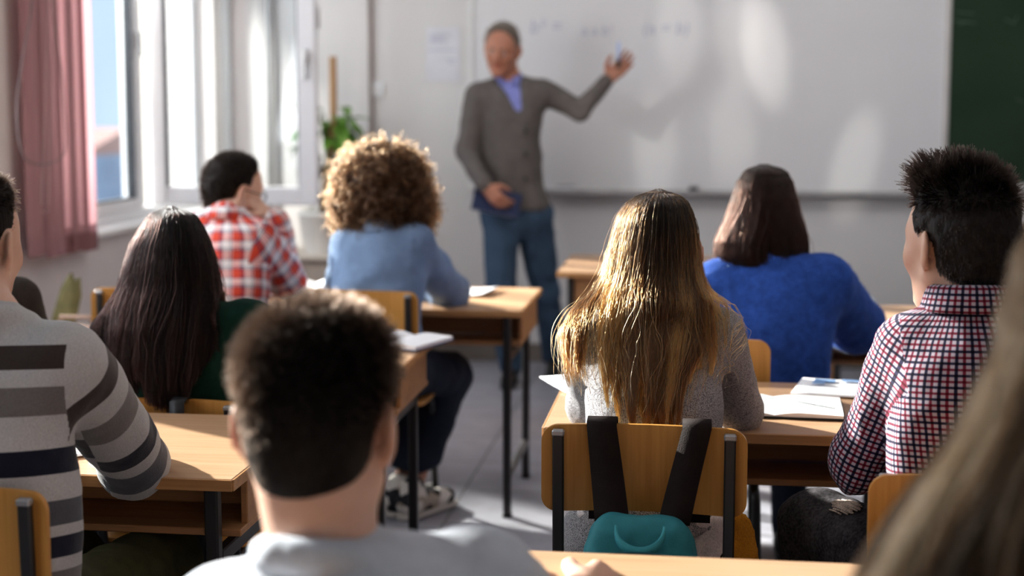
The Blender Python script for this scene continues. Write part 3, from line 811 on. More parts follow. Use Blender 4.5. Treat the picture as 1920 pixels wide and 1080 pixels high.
def sheet(label, px, py, w, d, rz, z=DZ, mat=None, pr=None, name='paper_sheet', cat='paper', curl=.01):
    c = PZ(px, py, z); t = thing(name, label, cat, (c[0], c[1], z)); cr, sr = math.cos(rz), math.sin(rz)
    n = 8; V = []; Fs = []
    for lay in (0, 1):
        for i in range(n+1):
            for j in range(n+1):
                x, y = w*(i/n-.5), d*(j/n-.5); zz = .002+.0025*lay+curl*((i/n)**3+max(0, j/n-.6)**2)
                V.append((c[0]+x*cr-y*sr, c[1]+x*sr+y*cr, z+zz))
    m = n+1; K = m*m
    for i in range(n):
        for j in range(n):
            a = i*m+j; Fs.append((K+a, K+a+m, K+a+m+1, K+a+1)); Fs.append((a, a+1, a+m+1, a+m))
    for i in range(n):
        for (a, b) in ((i*m, (i+1)*m), ((i+1)*m+n, i*m+n), (i+1, i), (n*m+i, n*m+i+1)): Fs.append((a, b, K+b, K+a))
    MB().add(V, Fs, True).build('page_stack', mat or M_paper, t)
    if pr: pr(t, c, cr, sr, z)
    return t
def blueprint(t, c, cr, sr, z):
    m = MB()
    for i, (x, y, w, d) in enumerate(((-.09, .06, .05, .03), (-.02, .075, .06, .02), (-.10, .02, .03, .02))):
        m.box((c[0]+x*cr-y*sr, c[1]+x*sr+y*cr, z+.0062+.0008*i+.0025), (w, d, .0012), rz=math.atan2(sr, cr), bev=.0003)
    m.build('printed_panel', M_blue_print, t)
sheet('white worksheet with blue printing on the desk beside the checked sleeve', 1612, 733, .30, .20, math.radians(-12), pr=blueprint, curl=.004)
def gedge(t, c, cr, sr, z):
    MB().box((c[0]-.02*cr, c[1]-.02*sr, z+.009), (.05, .20, .003), rz=math.atan2(sr, cr)).build('green_tab', M_green_ed, t)
sheet('white booklet on the desk left of the grey-knit girl\'s elbow', 1092, 722, .15, .21, math.radians(25), pr=None, curl=.012, name='booklet', cat='booklet')
open_book('notebook', 'open notebook with curled white pages behind the blurred boy\'s head', 'notebook', tuple(PZ(742, 643, DZ)), .26, .21, math.radians(-20), cover=M_navy, th=.018)
sheet('white notepad on the far desk beside the denim elbow', 885, 550, .15, .20, math.radians(-8), name='notepad', cat='notepad')
open_book('textbook', 'bright open textbook on the desk between plaid boy and curly student', 'textbook', tuple(PZ(590, 543, DZ)), .30, .23, math.radians(12), th=.028)
open_book('textbook', 'open book under the forearm of the plaid-shirted boy', 'textbook', tuple(PZ(478, 551, DZ)), .26, .20, math.radians(6), th=.016)
sheet('white sheet on the striped boy\'s desk beside his sleeve', 128, 842, .20, .17, math.radians(40), name='worksheet', cat='paper')
sheet('small white sheet on desk beyond the green sleeve', 452, 668, .14, .18, math.radians(30))

# ================================================================== BLINDS, BEAD CHAIN AND CABLE at the left wall
def blind_mat(tl=.05):
    m, nt, b = new_mat('pink_blind_fabric'); setp(b, (.52, .23, .26), .8, 0, .2)
    v = coords(nt, 'Object', (1, 1, .03)); f = noise(nt, v, 45, 3)
    lk(nt, ramp(nt, f, [(.3, (.36, .20, .215)), (.7, (.49, .30, .315))]), b.inputs['Base Color'])
    tr = nt.nodes.new('ShaderNodeBsdfTranslucent'); tr.inputs['Color'].default_value = (.85, .48, .52, 1)
    mx = nt.nodes.new('ShaderNodeMixShader'); mx.inputs[0].default_value = tl
    out = nt.nodes['Material Output']; lk(nt, b.outputs[0], mx.inputs[1]); lk(nt, tr.outputs[0], mx.inputs[2]); lk(nt, mx.outputs[0], out.inputs['Surface'])
    return m
M_pink = blind_mat(); M_pink_lit = blind_mat(.20)
bl = thing('vertical_blind', 'gathered pink vertical blind slats hanging at the window edge', 'blind', (XL+.06, 5.6, .8), None)
M_hem = mat_plain('blind_hem', (.27, .13, .135), .8)
specs = [(58, 98, 484, -6), (90, 129, 485, -6), (120, 144, 478, 40), (134, 156, 474, -35), (146, 170, 472, 40), (160, 187, 472, 0)]
for i, (pa, pb, pyb, ang) in enumerate(specs):
    a, b = PX(pa, pyb, XL+.07), PX(pb, pyb, XL+.07)
    x0 = XL+.055+.006*(i % 2); L_, R_ = [], []
    ya, yb_ = a[1], b[1]; dx = .045*math.sin(math.radians(ang)); zb_ = a[2]
    n = 7; V = []; Fs = []
    for zz in (zb_, 1.4, ZT):
        for j in range(n):
            f = j/(n-1); y = ya+(yb_-ya)*f; x = x0+dx*(f-.5)+.010*math.sin(math.pi*f)
            V.append((x, y, zz))
    for r in range(2):
        for j in range(n-1): Fs.append((r*n+j, (r+1)*n+j, (r+1)*n+j+1, r*n+j+1))
    s = MB().add(V, Fs, True).build('slat', M_pink if i < 5 else M_pink_lit, bl)
    h = MB().add([(V[j][0]+.003, V[j][1], V[j][2]+dz) for dz in (0, .075) for j in range(n)], [(j, n+j, n+j+1, j+1) for j in range(n-1)], True).build('hem_pocket', M_hem if i > 1 else M_pink, s)
MB().box((XL+.06, 6.2, ZT+.03), (.05, 2.6, .04)).build('head_rail', M_white, bl)
def bead_chain(pxs, pyb, x, label, ytop=ZT):
    pts = []
    yb0, zb0 = PX(pxs[1], pyb, x)[1:]; ya0 = PX(pxs[0], pyb, x)[1]
    zt0 = ytop
    zz = np.arange(zb0, 2.2, .012)
    lean = (PX(pxs[1]+6, 60, x)[1]-yb0)/(1.55-zb0)
    for z in zz: pts.append((x, yb0+lean*(z-zb0), z)); pts.append((x+.004, ya0+lean*(z-zb0), z+.006))
    r = (yb0-ya0)/2
    for i in range(1, 4):
        a = math.pi*i/4; pts.append((x, (ya0+yb0)/2+r*math.cos(a), zb0-r*math.sin(a)))
    m = MB(); oc = [(1, 0, 0), (-1, 0, 0), (0, 1, 0), (0, -1, 0), (0, 0, 1), (0, 0, -1)]; of = [(0, 2, 4), (2, 1, 4), (1, 3, 4), (3, 0, 4), (2, 0, 5), (1, 2, 5), (3, 1, 5), (0, 3, 5)]
    for p in pts: m.add([tuple(np.array(p)+.0042*np.array(q)) for q in oc], of, True)
    return m
bcn = bead_chain((77, 90), 384, XL+.11, '').build('bead_chain', mat_plain('chain_beads', (.62, .50, .49), .5), None)
tag(bcn, 'pale bead pull chain hanging in front of the pink blind', 'pull chain')
cb = MB(); cp = [PX(px, py, XL+.125) for px, py in ((62, -60), (58, 20), (42, 110), (32, 190), (34, 250), (44, 292), (66, 308), (100, 304), (122, 280), (120, 200), (112, 110), (98, 10), (96, -60))]
from mathutils.geometry import interpolate_bezier
sm = []
P_ = np.array(cp); tt = np.linspace(0, len(P_)-1, 90)
for q in tt:
    i = int(min(q, len(P_)-2)); f = q-i; p0_, p1_, p2_, p3_ = P_[max(i-1, 0)], P_[i], P_[i+1], P_[min(i+2, len(P_)-1)]
    sm.append(.5*((2*p1_)+(p2_-p0_)*f+(2*p0_-5*p1_+4*p2_-p3_)*f*f+(3*p1_-p0_-3*p2_+p3_)*f**3))
tag(cb.tube(sm, .0028, 6).build('blind_cord', mat_plain('cord_grey', (.22, .18, .18), .6), None), 'thin grey cord looping across the wall and pink blind', 'cord')

# ================================================================== PLANT IN THE CORNER
c0 = PY(560, 500, 7.3)
cab = thing('low_cabinet', 'low beige cabinet under the open window in the corner', 'cabinet', (-2.05, 7.42, 0))
M_beige = mat_plain('beige_laminate', (.52, .46, .40), .5)
cz = .60
MB().box((-2.06, 7.43, cz/2), (.86, .50, cz), bev=.004).build('carcass', M_beige, cab); MB().box((-2.06, 7.42, cz+.01), (.90, .54, .02), bev=.004).build('cabinet_top', M_beige, cab)
for i in range(2):
    dr = MB().box((-2.27+.42*i, 7.174, .30), (.40, .014, .54), bev=.003).build('door', M_beige, cab); MB().box((-2.12+.12*i, 7.160, .40), (.012, .016, .08)).build('handle', M_alu, dr)
pp = PY(600, 470, 7.35); pX = float(PY(606, 300, 7.38)[0])
pl = thing('potted_plant', 'leafy green climbing plant on a moss pole in a white pot', 'plant', (pX, 7.38, cz+.02))
pot = MB(); pr_ = [(.085, 0), (.115, .20), (.12, .205), (.12, .225), (.108, .225), (.105, .18)]; n = 24; V = []; Fs = []
for r, z in pr_:
    for k in range(n):
        a = 2*math.pi*k/n; V.append((pX-.02+r*math.cos(a), 7.38+r*math.sin(a), cz+.02+z))
for i in range(len(pr_)-1):
    for k in range(n): Fs.append((i*n+k, i*n+(k+1) % n, (i+1)*n+(k+1) % n, (i+1)*n+k))
pot.add(V, Fs, True); pot.add([V[k] for k in range(n)], [tuple(range(n))[::-1]]); pot.build('pot', mat_plain('pot_white', (.74, .72, .70), .5), pl)
MB().tube([(pX-.02, 7.38, cz+.19), (pX-.02, 7.38, cz+.205)], .1, 20).build('soil', mat_plain('soil', (.05, .035, .025), .95), pl)
pt = PY(624, 106, 7.38); MB().tube([(pX-.015, 7.38, cz+.2), (float(pt[0]), 7.38, 1.3), (float(pt[0]), 7.38, float(pt[2]))], .019, 10).build('support_pole', mat_plain('moss_pole', (.42, .25, .13), .9, bumpy=.4), pl)
def leaf_mat(nm, c):
    m, nt, b = new_mat(nm); setp(b, c, .4, 0, .4); f = noise(nt, coords(nt), 9, 2)
    lk(nt, ramp(nt, f, [(.35, tuple(x*.5 for x in c)), (.65, c)]), b.inputs['Base Color']); return m
M_leaf = leaf_mat('plant_leaf', (.17, .34, .06))
rg = random.Random(5)
for k in range(96):
    z = rg.uniform(.86, 1.42); a = rg.uniform(0, 2*math.pi); r = rg.uniform(.02, .10)
    if k < 56: a = rg.uniform(-1.2, 1.2) if k % 3 else rg.uniform(2.2, 4.0); z = rg.uniform(1.05, 1.40); r = rg.uniform(.04, .16)
    o = A(float(pt[0])+r*math.cos(a), 7.36+.7*r*math.sin(a), z); d = nrm(A(math.cos(a), math.sin(a)*.7-.3, rg.uniform(-.7, .5)))
    s = nrm(np.cross(d, A(0, 0, 1))); u = np.cross(s, d); L_ = rg.uniform(.09, .15); w = L_*.32
    V = []; Fs = []
    prof = [(0, .06), (.18, .75), (.4, 1), (.65, .8), (.85, .4), (1, .03)]
    for f, ww in prof:
        cpt = o+d*L_*f-A(0, 0, 1)*L_*.35*f*f
        V += [cpt-s*w*ww+u*w*.25*ww, cpt, cpt+s*w*ww+u*w*.25*ww]
    for i in range(len(prof)-1):
        for j in (0, 1): Fs.append((i*3+j, i*3+j+1, (i+1)*3+j+1, (i+1)*3+j))
    MB().add(V, Fs, True).build('leaf', M_leaf, pl)
stem = MB()
for k in range(7):
    a = rg.uniform(0, 6.28); stem.tube([(pX-.02, 7.38, cz+.2), (float(pt[0])+.03*math.cos(a), 7.37+.03*math.sin(a), 1.05), (float(pt[0])+.08*math.cos(a), 7.36+.05*math.sin(a), 1.05+rg.uniform(.1, .35))], .004, 6)
stem.build('stem', leaf_mat('stem_green', (.12, .16, .05)), pl)

# things by the left wall behind the striped boy
q = D(92, 600, 5.2)
tp_ = thing('dry_plant', 'olive dry plant spikes by the left wall under the blind', 'plant', (q[0], q[1], 0))
MB().tube([(q[0], q[1], 0), (q[0], q[1], .28)], [.11, .14], 20).build('pot', mat_plain('clay_pot', (.45, .30, .22), .8), tp_)
M_dry = leaf_mat('dry_leaf', (.30, .27, .13))
for k in range(6):
    d0 = nrm(A(.32+.1*rg.uniform(-1, 1), .05*rg.uniform(-1, 1), 1)) if k < 3 else nrm(A(rg.uniform(-.6, .6), rg.uniform(-.4, .4), 1)); s = nrm(np.cross(d0, A(0, 1, .2))); L_ = rg.uniform(.50, .60) if k < 3 else rg.uniform(.22, .3)
    b0 = A(q[0]-.05+.03*k*.3, q[1], .27); V = []; Fs = []
    for f, ww in ((0, .01), (.3, .02), (.65, .034), (.88, .026), (1, .004)):
        V += [b0+d0*L_*f-s*ww, b0+d0*L_*f+A(0, -.01, 0), b0+d0*L_*f+s*ww]
    for i in range(4):
        for j in (0, 1): Fs.append((i*3+j, i*3+j+1, (i+1)*3+j+1, (i+1)*3+j))
    MB().add(V, Fs, True).build('leaf', M_dry, tp_)
q = D(150, 592, 5.0)
tb = thing('tote_bag', 'crumpled beige bag by the left wall beside the window chair', 'bag', (q[0], q[1], 0))
fd = Field(); fd.rbox((q[0], q[1], .31), (.13, .10, .31), r=.07); field_obj('bag_body', fd, .014, mat_cloth('beige_canvas', (.52, .38, .30), .9), tb, fold=lambda V, N, g: .02*vnoise(V, 11, 1))
MB().tube([(q[0]-.09, q[1], .56), (q[0]-.06, q[1]-.02, .66), (q[0]+.05, q[1]-.02, .66), (q[0]+.09, q[1], .56)], .010, 8).build('bag_handle', mat_cloth('canvas_handle', (.42, .30, .24)), tb)
q = D(158, 622, 4.95)
jb = thing('denim_jacket', 'blue-grey jacket bundled by the wall behind the striped shoulder', 'jacket', (q[0], q[1], .0))
fd = Field(); fd.ell((q[0], q[1]+.0, .30), (.13, .10, .30)); fd.ell((q[0]-.02, q[1]-.02, .52), (.09, .08, .07)); field_obj('jacket_body', fd, .014, mat_cloth('denim_grey', (.16, .20, .32)), jb, fold=lambda V, N, g: .022*vnoise(V, 12, 4))

# dark cabinet under the chalkboard at right
q = PY(1872, 440, 6.9); cbx = float(q[0]); cz_ = float(q[2])
rc = thing('dark_cabinet', 'dark brown cabinet under the chalkboard behind the checked-shirt boy', 'cabinet', (cbx+.45, 7.15, 0))
M_dk = mat_wood('dark_wood', (.055, .032, .022), (.03, .018, .012), .5); M_dkt = mat_wood('cabinet_top_wood', (.24, .14, .09), (.16, .09, .06), .4)
MB().box((cbx+.45, 7.15, cz_/2), (.86, .44, cz_-.02), bev=.004).build('carcass', M_dk, rc); MB().box((cbx+.45, 7.14, cz_), (.92, .5, .035), bev=.004).build('cabinet_top', M_dkt, rc)
MB().box((cbx+.45, 6.925, cz_*.62), (.82, .012, .03), bev=.002).build('shelf_edge', M_dkt, rc)
for i in range(2): MB().box((cbx+.24+.42*i, 6.922, cz_*.28), (.40, .014, cz_*.5), bev=.003).build('door', M_dk, rc)
# ================================================================== PEOPLE
def basis(yaw, pitch=0.0, roll=0.0, base=None):
    """columns right, forward, up; yaw CCW from +Y (deg), pitch up positive"""
    y, p, r = [math.radians(q) for q in (yaw, pitch, roll)]
    Rz = np.array([[math.cos(y), -math.sin(y), 0], [math.sin(y), math.cos(y), 0], [0, 0, 1]])
    Rx = np.array([[1, 0, 0], [0, math.cos(p), -math.sin(p)], [0, math.sin(p), math.cos(p)]])
    Ry = np.array([[math.cos(r), 0, math.sin(r)], [0, 1, 0], [-math.sin(r), 0, math.cos(r)]])
    return Rz@Rx@Ry
def head_prims(f, c, B, s=1.0, neck=None, nr=.054, ears=True):
    def P(x, y, z): return c+B@(A(x, y, z)*s)
    def e(x, y, z, r, k=.02, op='u', g=0, R=None): f.ell(P(x, y, z), np.array(r)*s, B if R is None else B@R, g=g, k=k, op=op)
    e(0, -.012, .034, (.074, .095, .086), .02)
    e(0, .03, -.03, (.060, .064, .088), .03)
    e(0, .025, .03, (.066, .070, .075), .03)
    for sx in (-1, 1):
        e(sx*.040, .058, -.022, (.026, .026, .026), .025)
        f.cap(P(sx*.058, .0, -.055), P(sx*.014, .072, -.095), .018*s, .017*s, k=.03)
    e(0, .078, -.098, (.022, .018, .019), .02)
    f.cap(P(-.034, .080, .028), P(.034, .080, .028), .013*s, k=.018)
    for sx in (-1, 1): e(sx*.031, .103, .006, (.017, .014, .011), .012, 's')
    for sx in (-1, 1): e(sx*.031, .080, .006, (.0125, .0125, .0115), .003)
    f.cap(P(0, .090, .022), P(0, .112, -.022), .008*s, .0125*s, k=.012)
    for sx in (-1, 1): e(sx*.012, .102, -.026, (.008, .010, .007), .008)
    f.cap(P(-.017, .089, -.053), P(.017, .089, -.053), .0065*s, k=.006, g=2); f.cap(P(-.015, .089, -.062), P(.015, .089, -.062), .0075*s, k=.006, g=2)
    if ears:
        for sx in (-1, 1):
            t = -math.radians(34)*sx
            R = np.array([[math.cos(t), math.sin(t), 0], [-math.sin(t), math.cos(t), 0], [0, 0, 1]])
            e(sx*.085, -.014, -.002, (.0075, .021, .033), .006, R=R)
            e(sx*.080, -.008, -.030, (.007, .011, .013), .008, R=R)
            e(sx*.093, -.008, .003, (.0055, .011, .019), .005, 's', R=R)
    if neck is not None:
        f.cap(P(0, -.028, -.05), neck, nr*s, nr*1.08, k=.03)
def hand_prims(f, wr, d, n, side, curl=.5, s=1.0, spread=.06, thumb=.7, g=0):
    """wr wrist, d hand direction, n palm normal (fingers curl towards it), side: thumb side"""
    d = nrm(d); n = nrm(n-d*np.dot(n, d)); w = nrm(np.cross(d, n)); w = w if np.dot(w, side) > 0 else -w
    f.cap(wr-d*.03*s, wr+d*.02*s, .026*s, .026*s, g=g, k=.015, flat=(n, 1.35))
    lens = [(.042, .026, .020), (.046, .030, .021), (.043, .028, .021), (.034, .021, .018)]
    offs = [.030, .010, -.010, -.028]
    for i in range(4):
        b = wr+d*(.088-.006*(i == 3)-.003*(i == 0))*s+w*offs[i]*s
        f.cap(wr+d*.018*s+w*offs[i]*.55*s, b, .0150*s, .0125*s, g=g, k=.012)
        a = curl*(.75+.12*i); dd = nrm(d+w*spread*(1.5-i)); ang = 0
        for j, L in enumerate(lens[i]):
            ang += a*(.55, .9, .6)[j]
            v = dd*math.cos(ang)+n*math.sin(ang)
            r0 = (.0092, .0084, .0076)[j]*s; r1 = (.0086, .0078, .0066)[j]*s
            f.cap(b, b+v*L*s, r0, r1, g=g, k=.005); b = b+v*L*s
    b = wr+d*.022*s+w*.022*s
    v1 = nrm(d*.62+w*.75+n*.25*thumb); v2 = nrm(d*.85+w*.35+n*.5*thumb); v3 = nrm(d*.95+w*.05+n*.65*thumb)
    for v, L, r0, r1 in ((v1, .042, .0155, .0125), (v2, .032, .0112, .0102), (v3, .026, .0098, .0078)):
        f.cap(b, b+v*L*s, r0*s, r1*s, g=g, k=.008); b = b+v*L*s
def torso(f, J, hw, infl, n, g=0, s=1.45, shr=.058, k=.045, hipw=None, low=True, armless=False):
    mid = (J['shL']+J['shR'])/2; up = nrm(J['neck']-J['waist'])
    sd = nrm(J['shR']-J['shL'])
    ch = mid-up*.10
    f.cap(ch-0*sd, J['waist'], hw+infl, hw*.90+infl, g=g, k=k, flat=(n, s))
    f.cap(J['shL']+sd*.02-up*.02, J['shR']-sd*.02-up*.02, shr+infl, g=g, k=k)
    f.cap(J['neck']-up*.015, J['shL']+sd*.03, .046+infl*.7, .044+infl, g=g, k=.03); f.cap(J['neck']-up*.015, J['shR']-sd*.03, .046+infl*.7, .044+infl, g=g, k=.03)
    if low: f.cap(J['waist'], J['pelvis'], hw*.90+infl, (hipw or hw*1.02)+infl, g=g, k=k, flat=(n, s*.92))
def arm(f, J, S, infl, g=0, end=1.0, ru=.047, rf=.040, rw=.030, k=.02, sag=0):
    sh, el, wr = J['sh'+S], J['el'+S], J['wr'+S]
    f.cap(sh, el, ru+infl, rf+infl, g=g, k=k)
    if end > 0: f.cap(el, el+(wr-el)*end, rf+infl, rf+(rw-rf)*end+infl, g=g+1 if g else 0, k=k)
def seat_legs(J, n, knee_fwd=.42, zk=.50, dx=.10, spread=1.0):
    sd = nrm(np.cross(n, UP)); p = J['pelvis']
    for S, sg in (('L', -1), ('R', 1)):
        J.setdefault('hip'+S, p+sd*sg*.085-UP*.02)
        k = p+sd*sg*dx*spread+n*knee_fwd; k[2] = zk; J.setdefault('kn'+S, k)
        a = J['kn'+S]+n*.02*0; a = a.copy(); a[2] = .09; J.setdefault('an'+S, a-n*.03)
def legs(f, J, infl, g=0, rt=.078, rk=.056, ra=.040, hw=.13, n=None, k=.03):
    f.cap(J['hipL'], J['hipR'], .088+infl, g=g, k=.05)
    for S in 'LR':
        f.cap(J['hip'+S], J['kn'+S], rt+infl, rk+infl, g=g+(1 if S == 'R' else 0)*2 if g else 0, k=k)
        f.cap(J['kn'+S], J['an'+S], rk+infl*.9, ra+infl, g=g+1+(1 if S == 'R' else 0)*2 if g else 0, k=k)
def frame_of(a, b, ref, r):
    ax = nrm(a-b); e1 = nrm(np.cross(ax, ref)); e2 = np.cross(ax, e1); return (b, ax, e1, e2, r, r)
def folds(amp, f, seed, stretch=(1, 1, .55), amp2=.0012, f2=55):
    st = np.array(stretch)
    def fn(V, N, g):
        a = vnoise(V*st, f, seed); b = vnoise(V*st[::-1], f*1.9, seed+3)
        return amp*(1-2*np.abs(a))*.7+amp*.5*b+amp2*vnoise(V, f2, seed+5)
    return fn
def shoe(name, J, S, n, mat, sole, parent, L=.27):
    a = J['an'+S]; t = A(a[0], a[1], 0); f = Field(); B = np.stack([np.cross(n, UP), n, UP], 1)
    f.cap(t+UP*.055-n*.03, t+UP*.04+n*(L-.12), .040, .032, k=.03, flat=(np.cross(n, UP), .95))
    f.cap(t+UP*.06-n*.03, t+UP*.105-n*.01, .040, .042, k=.03)
    f.plane(t+UP*.018, -UP, k=.004)
    o, *_ = field_obj(name, f, .007, mat, parent)
    f = Field(); f.cap(t+UP*.012-n*.035, t+UP*.012+n*(L-.11), .042, .036, k=.01); f.plane(t+UP*.022, UP, k=.003); f.plane(t+UP*.001, -UP, k=.003)
    field_obj('sole', f, .006, sole, o)
SKINS = {}
def skin(nm, c):
    if nm not in SKINS: SKINS[nm] = (mat_skin('skin_'+nm, c), mat_skin('lips_'+nm, (c[0]*.88, c[1]*.70, c[2]*.70)))
    return SKINS[nm]
def body(root, J, hc, hB, n, sk, hw=.12, s=1.0, hands=(), low_legs=True, h=.0068, armr=(.036, .031, .025), neckr=.050, ears=True):
    f = Field()
    head_prims(f, hc, hB, s, J['neck'], neckr, ears)
    torso(f, J, hw, -.016, n, shr=.042)
    for S in 'LR':
        arm(f, J, S, 0, ru=armr[0], rf=armr[1], rw=armr[2])
    for (wr, d, pn, side, curl, ss, th) in hands: hand_prims(f, wr, d, pn, side, curl, ss, thumb=th)
    if low_legs: legs(f, J, -.016)
    o, *_ = field_obj('body', f, h, list(skin(*sk)), root, gmat={2: 1})
    e = MB()
    for sx in (-1, 1):
        for (r, off, mt) in ((.0118, 0, 0),):
            c = hc+hB@(A(sx*.031, .0815, .006)*s); V = []; Fs = []; nu, nv = 12, 8
            for i in range(nv+1):
                for j in range(nu):
                    a, b_ = math.pi*i/nv, 2*math.pi*j/nu
                    V.append(c+r*s*(hB@A(math.sin(a)*math.cos(b_), math.cos(a), math.sin(a)*math.sin(b_))))
            for i in range(nv):
                for j in range(nu): Fs.append((i*nu+j, (i+1)*nu+j, (i+1)*nu+(j+1) % nu, i*nu+(j+1) % nu))
            e.add(V, Fs, True)
    return o
M_eye = mat_plain('eye_white', (.75, .73, .70), .25); M_iris = mat_plain('iris', (.05, .035, .025), .2)
def face_parts(root, hc, hB, s, brow_mat):
    for sx in (-1, 1):
        f = Field(); f.ell(hc+hB@(A(sx*.031, .0845, .006)*s), np.array((.0115, .0115, .0085))*s, hB); e, *_ = field_obj('eye', f, .0025, M_eye, root, it=1)
        f = Field(); f.ell(hc+hB@(A(sx*.031+.001, .0945, .006)*s), np.array((.0052, .003, .0052))*s, hB); field_obj('iris', f, .0012, M_iris, e, it=1)
        f = Field(); f.cap(hc+hB@(A(sx*.016, .098, .028)*s), hc+hB@(A(sx*.046, .088, .029)*s), .0052*s, .0035*s, flat=(hB[:, 1], 1)); field_obj('eyebrow', f, .0022, brow_mat, root, it=1)
# ------------------------------------------------------------------ hair
def loft(name, rings, mat, parent, n=32, close=True):
    """rings: list of (n x 3)"""
    R_ = np.array(rings); m, n, _ = R_.shape; V = R_.reshape(-1, 3); Q = []
    for i in range(m-1):
        for k in range(n): Q.append((i*n+k, i*n+(k+1) % n, (i+1)*n+(k+1) % n, (i+1)*n+k))
    off = np.array(parent['_w'])
    me = mesh_np(name, V-off, np.array(Q)[:, ::-1], mat); return link(name, me, parent)
class LongHair:
    """hair mass described row by row: (pixel y, left x, right x, depth of centre, half depth to the back, half depth to the front)"""
    def __init__(s, rows, sq=((0, 1), (1, 1))):
        s.r = np.array(rows, float); y = np.linspace(s.r[0, 0], s.r[-1, 0], 260)
        tb = np.stack([np.interp(y, s.r[:, 0], s.r[:, i]) for i in range(6)], 1); w = 7; k = np.exp(-np.linspace(-2, 2, 2*w+1)**2); k /= k.sum()
        pad = np.concatenate([tb[:1].repeat(w, 0), tb, tb[-1:].repeat(w, 0)]); sm = np.stack([np.convolve(pad[:, i], k, 'valid') for i in range(6)], 1)
        mixw = np.clip((np.arange(260)-8)/14, 0, 1)[:, None]; s.r = tb*(1-mixw)+sm*mixw; s.r[:, 0] = y; s.sq = sq; s.t = (s.r[:, 0]-s.r[0, 0])/(s.r[-1, 0]-s.r[0, 0])
    def at(s, t):
        return [np.interp(t, s.t, s.r[:, i]) for i in range(6)]
    def pt(s, t, th, rad=1.0, radw=1.0):
        """th: 0 = towards the camera, +-pi/2 = sides, pi = front"""
        y, l, r, d, bb, bf = s.at(t)
        c = (l+r)/2; sx, cx = np.sin(th), np.cos(th)
        hw = (r-l)/2*d/F
        e = np.interp(t, [q[0] for q in s.sq], [q[1] for q in s.sq])
        dep = np.where(cx > 0, bb, bf)*np.sign(cx)*np.abs(cx)**e*rad
        px = c+sx*(r-l)/2*rad*radw; dd = d-dep
        # x measured at the centre depth so that width stays true
        v = (CY-y)/F; fh = math.cos(PITCH)+v*math.sin(PITCH); u = (px-960)/F/fh*dd; z = CAMH+(-math.sin(PITCH)+v*math.cos(PITCH))/fh*dd
        return u[..., None]*RIGHT+dd[..., None]*FWD+z[..., None]*UP
    def base(s, parent, mat, t0=.0, t1=.8, scale=.93, n=36, m=44):
        th = np.linspace(-math.pi, math.pi, n, endpoint=False); rings = []
        for t in np.concatenate([[t0+.002, t0+.008, t0+.02], np.linspace(t0+.04, t1, m)]):
            rings.append(s.pt(np.full(n, t), th, scale))
        # close the lower end
        last = rings[-1]; c = last.mean(0); rings.append(c+(last-c)*.5-UP*.004); rings.append(c+(last-c)*.02-UP*.006)
        first = rings[0]; c = first.mean(0); rings.insert(0, c+(first-c)*.05)
        return loft('hair', rings, mat, parent, n)
    def strands(s, name, parent, mat, n, k=22, nclump=90, th_max=1.9, tip=None, jit=.10, wav=.010, r0=.0006, r1=.00025, fly=.03, tmin=0.0, clump=.75, seed=1, rad=(.90, 1.03), part=0.0, freq=1.0, tvar=.10, clw=.05, avoid=None, cen=0.0, tipr=.06, tonec=.75, thr=None):
        g = np.random.default_rng(seed)
        ct = g.uniform(-th_max, th_max, nclump); ct = ct*(1-cen)+cen*th_max*np.clip(g.normal(0, .42, nclump), -1, 1); cl = g.uniform(-tvar, tvar, nclump); cph = g.uniform(0, 6.28, (nclump, 4))
        camp = g.uniform(.3, 1, nclump)
        if thr is not None: ct = g.uniform(thr[0], thr[1], nclump)
        ci = g.integers(0, nclump, n)
        th0 = ct[ci]+g.normal(0, jit*1.3, n)
        tipv = (np.array([tip(q) for q in ct]) if tip else np.ones(nclump))[ci]*(1+cl[ci])+g.uniform(-tipr, .02, n)
        t = np.linspace(0, 1, k)[None]
        T = tmin+(tipv[:, None]-tmin)*t**.9
        pull = clump*np.clip((t-.25)/.75, 0, 1)**1.2
        TH = th0[:, None]*(1-pull)+(ct[ci][:, None]+g.normal(0, clw, n)[:, None])*pull
        ph = cph[ci]
        env = np.clip((t-.15)/.6, 0, 1)
        TH = TH+wav*8*camp[ci][:, None]*env*(np.sin(6.5*freq*t+ph[:, :1])+.5*np.sin(12*freq*t+ph[:, 1:2]))
        RD = g.uniform(rad[0], rad[1], n)[:, None]+.03*np.sin(5*t+ph[:, 2:3])*env
        fl = (g.random(n) < fly)[:, None]
        RD = RD+fl*(.10*t*g.uniform(0, 1, (n, 1))+.06*np.sin(3*t+ph[:, 3:4]))
        S = s.pt(np.clip(T, 0, 1.15), TH, RD)
        S = S+g.normal(0, .0006, S.shape)
        if avoid is not None: S = push_out(S, *avoid, mg=g.uniform(.4, 5.0, nclump)[ci]+g.uniform(0, .6, n))
        tone = tonec*g.random(nclump)[ci]+(1-tonec)*g.random(n)
        o = curves_obj(name, S, mat, parent, r0, r1, tone); return o
